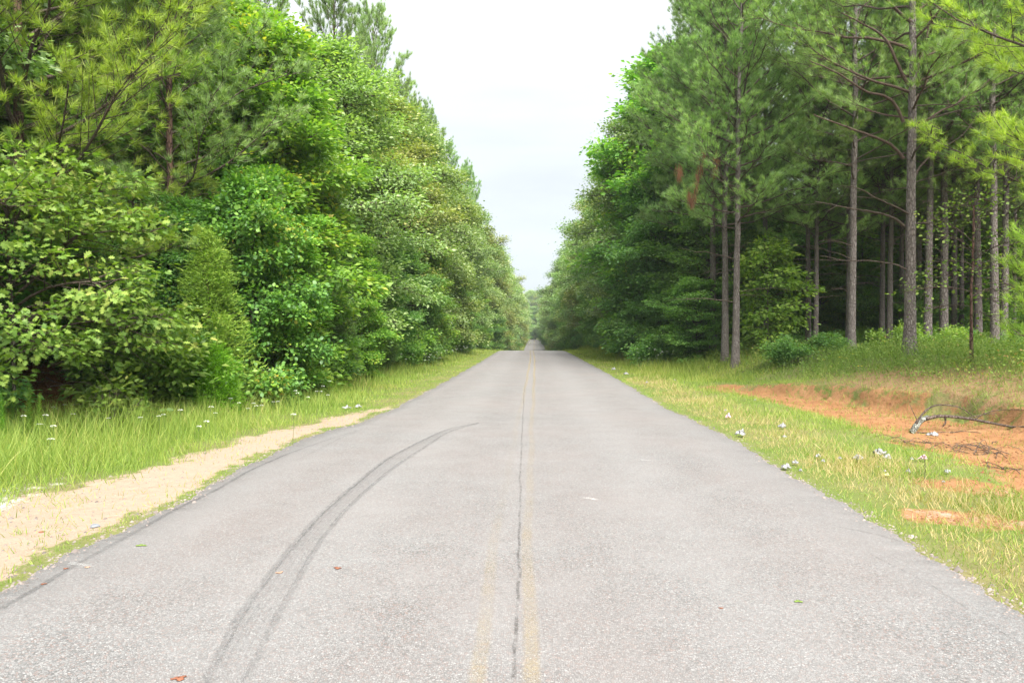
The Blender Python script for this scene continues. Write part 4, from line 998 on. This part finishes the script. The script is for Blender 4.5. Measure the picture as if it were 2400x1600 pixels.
# heap of fallen brown needles under the left edge trees
def straw_heap(label, px, py, w, dpt, h, seed):
    r = np.random.default_rng(seed); p = ground_at(px, py)
    n = 9000; a = r.uniform(0, 6.28, n); q = np.sqrt(r.random(n)); X = np.cos(a) * q * w; Y_ = np.sin(a) * q * dpt
    Z = h * (1 - q ** 2) * (.75 + .3 * np.sin(X * 3 + 1)) * (.35 + .65 * r.random(n) ** .3)
    D = np.stack([r.standard_normal(n), r.standard_normal(n), r.standard_normal(n) * .5 - .2], -1)
    o = obj('needle_heap', scatter_mesh('needle_heap', np.stack([X, Y_, Z], -1), D, r.standard_normal((n, 3)) + [0, 0, 1], .2 + .15 * r.random(n), T_NEEDLE[0], T_NEEDLE[1], M['needle_dead'], W=np.full(n, .06)), None, (p.x, p.y, tz(p.x, p.y)))
    tag(o, label, 'needle heap')
straw_heap('large heap of red-brown dead needles at the foot of the left edge pine', 80, 985, 1.0, .8, 1.05, 3)
straw_heap('lower heap of red-brown dead needles behind the low oak sprout', 300, 985, .9, .6, .8, 4)

# bare tangled branches under the young oak
r_ = np.random.default_rng(9)
A = Acc()
for k in range(46):
    x0, y0 = r_.uniform(-9.6, -7.4), r_.uniform(11.2, 12.8); z0 = r_.uniform(.3, 2.0)
    d = np.array([r_.uniform(.4, 1.), r_.uniform(-.5, .3), r_.uniform(-.45, .3)]); L = r_.uniform(.5, 1.6); t = np.linspace(0, 1, 6)[:, None]
    A.tube(np.array([x0, y0, z0]) + t * d * L + np.cumsum(r_.standard_normal((6, 3)) * .03, 0), np.linspace(.009, .003, 6), 4)
tag(obj('bare_twigs', A.mesh('bare_twigs', M['twig'])), 'tangle of bare grey twigs in the dark gap under the young oak', 'dead branches', None, 'stuff')

# ------------------------------------------------------------------ flowers
def flower_proto(name, label, cat, petal, stem_h, rad, n, dome=.02, seed=0):
    r = np.random.default_rng(seed); root = thing(name, label, cat)
    A = Acc(); A.tube(np.array([[0, 0, 0], [.01, .01, stem_h * .5], [.03, 0, stem_h]]), [.003, .0025, .002], 4)
    for k in range(5): A.tube(np.array([[.02, .005, stem_h * .85], [.03 + rad * .7 * math.cos(k * 1.26), rad * .7 * math.sin(k * 1.26), stem_h]]), [.0015, .001], 3)
    obj('stem', A.mesh(name + '_stem', M['stem_green']), root)
    a = r.uniform(0, 6.28, n); q = np.sqrt(r.random(n)) * rad
    P = np.stack([.03 + np.cos(a) * q, np.sin(a) * q, stem_h + dome * (1 - (q / rad) ** 2) + 0 * q], -1)
    Y = np.stack([np.cos(a), np.sin(a), np.full(n, .1)], -1)
    obj('flower_head', scatter_mesh(name + '_head', P, Y, np.tile([[0, 0, 1.]], (n, 1)) + r.standard_normal((n, 3)) * .2, np.full(n, rad * .55), T_ROUND[0], T_ROUND[1], petal), root)
    return root
lace = flower_proto('white_wildflower', 'white lace wildflower in the tall grass of the left verge', 'wildflower', M['petal_white'], .42, .028, 26, .016, 1)
lg = 'white wildflowers in the left verge'
spots = [(51, 1008), (87, 1010), (102, 1006), (127, 1031), (112, 1066), (128, 975), (150, 957), (168, 982), (125, 965), (333, 998), (388, 986), (377, 989), (490, 983), (505, 983), (463, 1027), (480, 1032), (256, 994), (582, 970), (605, 975), (610, 960), (590, 956), (562, 948), (690, 924), (720, 930), (745, 928), (770, 925), (700, 935), (640, 940), (655, 948), (686, 995), (760, 905), (774, 895), (750, 918), (540, 944), (420, 978)]
first = True
for k, (px, py) in enumerate(spots):
    p = ground_at(px, py + int(.38 * 1600 / 11.5 * .9)); s = .85 + .35 * rnd.random()
    if first: lace.location = (p.x, p.y, tz(p.x, p.y)); lace.scale = (1, 1, s); lace['group'] = lg; first = False
    else: copy_thing(lace, (p.x, p.y, tz(p.x, p.y)), rnd.uniform(0, 6), lace['label'], lg, (rnd.uniform(.75, 1.1),) * 2 + (s,))
lg2 = 'white wildflowers on the left verge near the crest'
for _ in range(70):
    y = rnd.uniform(24, 46); x = float(edge_l(y)) - rnd.uniform(.9, 2.6)
    copy_thing(lace, (x, y, tz(x, y) + .1), rnd.uniform(0, 6), 'small white wildflower on the left verge up near the crest', lg2, (1.3, 1.3, rnd.uniform(.9, 1.5)))
lg3 = 'white wildflowers beside the dark shrub on the right'
for _ in range(14):
    y = 28.8 + rnd.uniform(-.6, .6); x = rshrub_xy[0] + rnd.uniform(-1.1, .6)
    copy_thing(lace, (x, y, tz(x, y)), rnd.uniform(0, 6), 'white wildflower in front of the dark shrub at the right wood edge', lg3, (1.1, 1.1, rnd.uniform(.8, 2.2)))
yel = flower_proto('yellow_wildflower', 'yellow wildflower on the weedy bank below the right-hand pines', 'wildflower', M['petal_yellow'], .4, .035, 12, .0, 2)
yspots = [(1998, 838), (1932, 855), (1968, 856), (1979, 857), (2017, 879), (2075, 812), (2145, 788), (2165, 797), (2199, 790), (2212, 787), (2335, 792), (2340, 800), (2320, 785), (2305, 800), (2363, 785), (2368, 810), (2349, 788), (2120, 812), (2064, 806), (1835, 840), (2270, 795), (2290, 790)]
lg = 'yellow wildflowers on the right bank'
for k, (px, py) in enumerate(yspots):
    p = ground_at(px, py + 26, 34)
    if p.y > 33: p = Vector((x_at(px, 24), 24, 0))
    if k == 0: yel.location = (p.x, p.y, tz(p.x, p.y)); yel['group'] = lg
    else: copy_thing(yel, (p.x, p.y, tz(p.x, p.y)), rnd.uniform(0, 6), yel['label'], lg, rnd.uniform(.9, 1.3))

# ------------------------------------------------------------------ litter on the verges
def scrap(name, label, cat, px, py, w, seed, mat, h=.35, long=1.0, lift=.03, onroad=False):
    r = np.random.default_rng(seed); p = ground_at(px, py)
    n = 11; u = np.linspace(-1, 1, n); X, Y_ = np.meshgrid(u, u)
    ang = np.arctan2(Y_, X); rad = np.hypot(X, Y_) / np.maximum(np.abs(np.cos(ang)), np.abs(np.sin(ang))).clip(.01) ** -1
    mx_ = np.maximum(np.abs(X), np.abs(Y_)); out = 1 + .28 * np.sin(3 * ang + seed) + .15 * np.sin(5 * ang + seed * 2)
    Xc, Yc = np.cos(ang) * mx_ * out, np.sin(ang) * mx_ * out
    Z = h * (.6 * (1 - mx_ ** 2) * (1 + .6 * np.sin(4 * X + seed) * np.cos(3 * Y_ + seed)) + .28 * np.abs(np.sin(5 * X + 3 * Y_ + seed)) + .15 * r.random((n, n)))
    cr_ = 1.0 if onroad else 1.2
    Z = Z * cr_ + (0 if onroad else .3 * np.abs(np.sin(2.1 * X * 2 + seed * 1.7)) * (1 - mx_ ** 3) + .35 * np.abs(np.cos(2.7 * Y_ + X + seed)) * (1 - mx_ ** 2))
    V = np.stack([Xc * w * long * (1 if onroad else .8), Yc * w * (1 if onroad else .8), Z * w], -1).reshape(-1, 3)
    V += r.standard_normal((n * n, 3)) * np.array([.11, .11, .03 if onroad else .16]) * w; V[:, 2] = np.maximum(V[:, 2], 0)
    i, j = np.meshgrid(np.arange(n - 1), np.arange(n - 1), indexing='ij')
    Q = np.stack([i * n + j, i * n + j + 1, (i + 1) * n + j + 1, (i + 1) * n + j], -1).reshape(-1, 4)
    z = float(road_z(p.x, p.y)) + .004 if onroad else tz(p.x, p.y) + lift
    o = obj(name, mesh_from(name, V, [Q], mat, False), None, (p.x, p.y, z)); o.rotation_euler = (0, 0, r.uniform(-.6, .6))
    md = o.modifiers.new('thickness', 'SOLIDIFY'); md.thickness = .0015
    tag(o, label, cat); return o
PL = M['plastic']
LIT = [
 (1438, 868, .13, 1.6, 'flat white bag scrap at the right road edge farthest up the verge', PL), (1467, 879, .12, 1.5, 'upright white scrap just behind the farthest bag scrap', PL),
 (1516, 900, .09, 1, 'small white scrap near the dry grass below the reddish fallen limb', PL), (1581, 893, .06, 1, 'tiny white scrap left of the reddish fallen limb', PL),
 (1706, 982, .10, 1, 'crumpled white bag with a pink mark in the dry grass', M['plastic_pink']), (1700, 966, .05, 1.4, 'little white flake behind the pink-marked bag', PL),
 (1736, 1024, .12, 1.3, 'thin white sheet scrap between the road edge and the peaked bag', PL), (1833, 1006, .10, 1.1, 'peaked white plastic bag alone in the green verge', PL),
 (1838, 1029, .045, 1.4, 'small white flake below the peaked bag', PL), (1842, 1101, .075, 1.5, 'flat white scrap lying on the road edge', PL),
 (1864, 1091, .06, 1.2, 'white scrap just above the one on the road edge', PL), (1876, 1108, .045, .8, 'narrow white scrap in the grass right at the road edge', PL),
 (1917, 1076, .07, .9, 'upright white scrap left of the large white bag', PL), (1930, 1087, .045, 1, 'little white scrap touching the upright scrap', PL),
 (2012, 1083, .10, 1.1, 'ragged white bag left of the largest bag', PL), (2061, 1071, .12, 1.2, 'largest white plastic bag in the middle of the litter', PL),
 (2078, 1080, .075, 1.3, 'white flap beside the largest bag', PL), (2137, 1083, .045, .8, 'small white scrap right of the largest bag', PL),
 (2163, 1083, .085, 1.3, 'pinkish white scrap beside the upright dark stalk', M['plastic_pink']), (2187, 1026, .10, 1.5, 'white scrap below the lichened fallen branch', PL),
 (2129, 1111, .06, .6, 'standing narrow white scrap left of the dark stalk', PL), (2074, 1109, .035, .9, 'tiny white scrap above the yellowish wrapper', PL),
 (2077, 1120, .05, 1.4, 'pale yellowish wrapper in the lower litter', M['plastic_yellow']), (2220, 1111, .06, 1.1, 'white scrap at the lower edge of the clay', PL),
 (2211, 1134, .03, 1, 'tiny white flake at the lower edge of the clay', PL), (1968, 1081, .045, 1.2, 'faint white scrap between the upright scrap and the ragged bag', PL),
 (2056, 1098, .03, 1, 'white speck of plastic below the largest bag', PL), (1770, 940, .04, 1.3, 'small pale scrap in the grass above the peaked bag', PL)]
for k, (px, py, w, lg_, lab, mt) in enumerate(LIT):
    scrap('plastic_scrap', lab, 'litter', px, py, w * .58, 100 + k, mt, .55 if w > .07 else .4, lg_, .03 if py < 1095 else .02)
scrap('plastic_scrap', 'white scrap on the left verge at the far end of the sand', 'litter', 839, 957, .06, 201, PL, .3, 1.6)
scrap('plastic_scrap', 'bluish white scrap left of the one at the end of the sand', 'litter', 812, 960, .06, 202, PL, .25, 1.8)
for k, (px, py, w, mt, nm, lab, cat) in enumerate([
 (791, 1338, .026, 'leaf_red', 'dead_leaf', 'red-brown dead leaf lying in the left lane right of the skid mark', 'leaf'),
 (655, 1348, .022, 'leaf_pale', 'dead_leaf', 'pale orange leaf lying on the skid mark', 'leaf'),
 (154, 1334, .016, 'leaf_red', 'dead_leaf', 'small brown leaf on the seam near the left road edge', 'leaf'),
 (102, 1370, .016, 'leaf_red', 'dead_leaf', 'brown leaf lowest along the left edge seam', 'leaf'),
 (331, 1280, .028, 'leaf_green', 'fallen_leaf', 'narrow greenish leaf just inside the left edge seam', 'leaf'),
 (1871, 1415, .024, 'leaf_green', 'fallen_leaf', 'bright green leaf lying in the right lane', 'leaf'),
 (420, 1597, .03, 'leaf_red', 'dead_leaf', 'reddish leaf at the bottom of the left lane', 'leaf'),
 (205, 1330, .016, 'leaf_pale', 'dead_leaf', 'pale leaf beside the small brown leaf on the left edge', 'leaf'),
 (1690, 1430, .012, 'leaf_red', 'dead_leaf', 'tiny brown leaf left of the green leaf in the right lane', 'leaf')]):
    scrap(nm, lab, cat, px, py, w * .62, 300 + k, M[mt], .25, 1.5 if 'narrow' not in lab else 2.2, onroad=True)
def stone(label, px, py, w, seed, mt='stone'):
    r = np.random.default_rng(seed); p = ground_at(px, py)
    import bmesh
    bm = bmesh.new(); bmesh.ops.create_icosphere(bm, subdivisions=2, radius=w)
    for v in bm.verts:
        k = 1 + .22 * math.sin(v.co.x / w * 2.3 + seed) + .15 * math.sin(v.co.y / w * 3.1 + seed * 2) + r.uniform(-.07, .07)
        v.co.x *= k * 1.3; v.co.y *= k; v.co.z *= k * .5
    me = bpy.data.meshes.new('stone'); bm.to_mesh(me); bm.free(); me.materials.append(M[mt])
    o = obj('stone', me, None, (p.x, p.y, tz(p.x, p.y) + w * .25)); tag(o, label, 'stone')
stone('dark grey stone lying on the sandy shoulder', 224, 1235, .032, 3)
stone('small reddish stone on the sand left of the grey one', 97, 1247, .016, 5, 'leaf_red')

# ------------------------------------------------------------------ fallen branches on the clay
g0 = ground_at(2137, 1015); YB = g0.y
root = thing('fallen_branch', 'fallen branch with lichened butt and arching twigs on the orange clay', 'fallen branch', (g0.x, g0.y, tz(g0.x, g0.y)))
OFF = np.array(root.location)
def add_part(nm, pts, r0, r1, mat, n=18, k=7):
    A = Acc(); P = spline(pts, n); P[:, 2] = np.maximum(P[:, 2], terrain(P[:, 0], P[:, 1]) + .006); P = P - OFF
    rg = np.random.default_rng(int(abs(P[0, 0] * 1e4)) % 9999)
    A.tube(P, np.linspace(r0, r1, n), k, .06, rg); return obj(nm, A.mesh(nm, M[mat]), root)
add_part('butt', [P3(2137, 1015, YB), P3(2146, 1000, YB), P3(2158, 985, YB + .1), P3(2176, 978, YB + .15)], .05, .045, 'lichen')
def GY(px, py): return min(YB + .1, ground_at(px, py + 5).y - .03)
add_part('limb', [P3(px, py, GY(px, py)) for px, py in ((2170, 982), (2200, 975), (2250, 978), (2310, 988), (2370, 1000), (2440, 1012))], .032, .014, 'twig', 26)
add_part('arching_twig', [P3(2142, 1005, YB), P3(2158, 975, YB), P3(2185, 952, YB + .1), P3(2220, 949, YB + .2), P3(2255, 957, YB + .3), P3(2285, 978, YB + .4)], .02, .005, 'twig', 22, 5)
add_part('arching_twig', [P3(px, py, GY(px, 985)) for px, py in ((2280, 985), (2310, 968), (2350, 960), (2420, 960))], .009, .004, 'twig', 14, 4)
add_part('side_twig', [P3(2150, 985, YB), P3(2140, 965, YB), P3(2131, 946, YB)], .008, .003, 'twig', 8, 4)
add_part('side_twig', [P3(2150, 1014, YB), P3(2200, 1018, YB - .1), P3(2260, 1011, YB - .1), P3(2300, 1020, YB - .1)], .011, .004, 'twig', 14, 4)
add_part('side_twig', [P3(2215, 978, YB + .2), P3(2216, 990, YB + .1), P3(2209, 1000, YB + .1)], .02, .008, 'limb_red', 8, 5)
add_part('side_twig', [P3(2260, 980, YB + .3), P3(2300, 972, YB + .3), P3(2335, 968, YB + .3)], .008, .003, 'twig', 8, 4)

g1 = ground_at(1600, 873)
root = thing('fallen_limb', 'thin reddish fallen limb with clods at the upper end of the clay', 'fallen branch', (g1.x, g1.y, tz(g1.x, g1.y))); OFF = np.array(root.location); YB = g1.y
add_part('limb', [P3(1600, 873, YB), P3(1630, 877, YB), P3(1660, 886, YB)], .035, .02, 'limb_red', 10)
add_part('side_twig', [P3(1612, 878, YB), P3(1650, 866, YB + .2), P3(1700, 852, YB + .6)], .03, .01, 'twig', 12, 5)
add_part('side_twig', [P3(1655, 884, YB), P3(1685, 888, YB), P3(1672, 893, YB - .3)], .02, .008, 'limb_red', 10, 5)
for q, (px, py) in enumerate(((1568, 873), (1590, 872), (1616, 880), (1635, 880))):
    add_part('bark_clod', [P3(px - 5, py + 5, YB), P3(px, py - 4, YB), P3(px + 6, py + 5, YB)], .07, .04, 'bark_red', 6, 6)

def debris(label, px, py, w, n, seed, mat='twig', h=.12):
    r = np.random.default_rng(seed); p = ground_at(px, py); A = Acc()
    for k in range(n):
        a = r.uniform(0, 3.14); L = w * r.uniform(.2, .9); c = r.standard_normal(2) * w * .35
        d = np.array([math.cos(a), math.sin(a) * .6, 0]) * L; t = np.linspace(-.5, .5, 6)[:, None]
        P = np.array([c[0], c[1] * .5, r.uniform(.01, h)]) + t * d + np.array([0, 0, -.15 * L]) * (4 * t ** 2) + np.cumsum(r.standard_normal((6, 3)) * .012, 0)
        zz = terrain(P[:, 0] + p.x, P[:, 1] + p.y) - tz(p.x, p.y); P[:, 2] = np.maximum(P[:, 2], .004) + zz
        A.tube(P, np.linspace(.005, .002, 6) * r.uniform(.6, 1.4), 4)
    o = obj('twig_pile', A.mesh('twig_pile', M[mat]), None, (p.x, p.y, tz(p.x, p.y))); tag(o, label, 'twig pile')
debris('loose pile of dark twigs on the clay right of the litter', 2318, 1062, .5, 26, 1, 'twig')
debris('scatter of brown twigs below the lichened fallen branch', 2120, 1035, .6, 20, 2, 'twig', .05)
debris('thin twigs lying between the two larger twig piles', 2230, 1050, .5, 18, 3, 'twig', .06)
debris('dead brush on the bank below the right-hand pines', 1900, 850, 1.1, 60, 5, 'limb_red', .3)
debris('dead brush at the foot of the bank left of the yellow flowers', 1790, 862, .9, 30, 6, 'limb_red', .2)
debris('few sticks on the clay near the right edge', 2370, 1100, .6, 12, 8, 'twig', .04)
g2 = ground_at(2166, 1130)
A = Acc(); A.tube(np.array([[0, 0, 0], [.01, 0, .12], [0, 0, .28]]), [.004, .0035, .002], 5)
tag(obj('dry_stalk', A.mesh('dry_stalk', M['limb_red']), None, (g2.x, g2.y, tz(g2.x, g2.y))), 'single upright dark stalk among the litter', 'stalk')

# goldenrod-like stalks standing in the left grass
weed = thing('tall_weed', 'tall leafy weed stalk rising above the left verge grass', 'weed', group='tall weeds in the left verge')
r_ = np.random.default_rng(3); A = Acc(); A.tube(np.array([[0, 0, 0], [.01, 0, .4], [.03, .01, .85]]), [.005, .004, .002], 4); obj('stem', A.mesh('weed_stem', M['stem_green']), weed)
hz = np.linspace(.08, .86, 130); a = np.arange(130) * 2.4
obj('foliage', scatter_mesh('weed_leaves', np.stack([.03 * hz, 0 * hz, hz], -1), np.stack([np.cos(a), np.sin(a), np.full(130, .9)], -1), np.stack([np.cos(a), np.sin(a), np.full(130, 1.2)], -1), .10 - .06 * (hz / .9) ** 2, T_LEAF[0] * np.array([.5, 1, 1]), T_LEAF[1], M['shrub']), weed, kind='stuff')
wspots = [(66, 1040), (85, 1045), (230, 1020), (212, 1015), (10, 1050), (275, 1005), (28, 1030), (345, 1005), (560, 985), (470, 985), (50, 1035)]
for k, (px, py) in enumerate(wspots):
    p = ground_at(px, py)
    if k == 0: weed.location = (p.x, p.y, tz(p.x, p.y))
    else: copy_thing(weed, (p.x, p.y, tz(p.x, p.y)), rnd.uniform(0, 6), weed['label'], weed['group'], rnd.uniform(.6, 1.05), (rnd.uniform(-.1, .1), rnd.uniform(-.1, .1)))

# ------------------------------------------------------------------ air
m, n, l = newmat('thin_haze')
pv = N(n, 'ShaderNodeVolumePrincipled'); pv.inputs['Color'].default_value = (.82, .9, 1, 1); pv.inputs['Density'].default_value = .00035; pv.inputs['Anisotropy'].default_value = .2
o = N(n, 'ShaderNodeOutputMaterial'); l.new(pv.outputs[0], o.inputs[1])
X0, X1, Y0, Y1, Z0, Z1 = -520, 520, -40, 920, -9, 26
V = np.array([[X0, Y0, Z0], [X1, Y0, Z0], [X1, Y1, Z0], [X0, Y1, Z0], [X0, Y0, Z1], [X1, Y0, Z1], [X1, Y1, Z1], [X0, Y1, Z1]], float)
hz = obj('haze', mesh_from('haze', V, [[[0, 3, 2, 1], [4, 5, 6, 7], [0, 1, 5, 4], [1, 2, 6, 5], [2, 3, 7, 6], [3, 0, 4, 7]]], m)); hz['kind'] = 'stuff'; hz['label'] = 'thin pale summer haze';
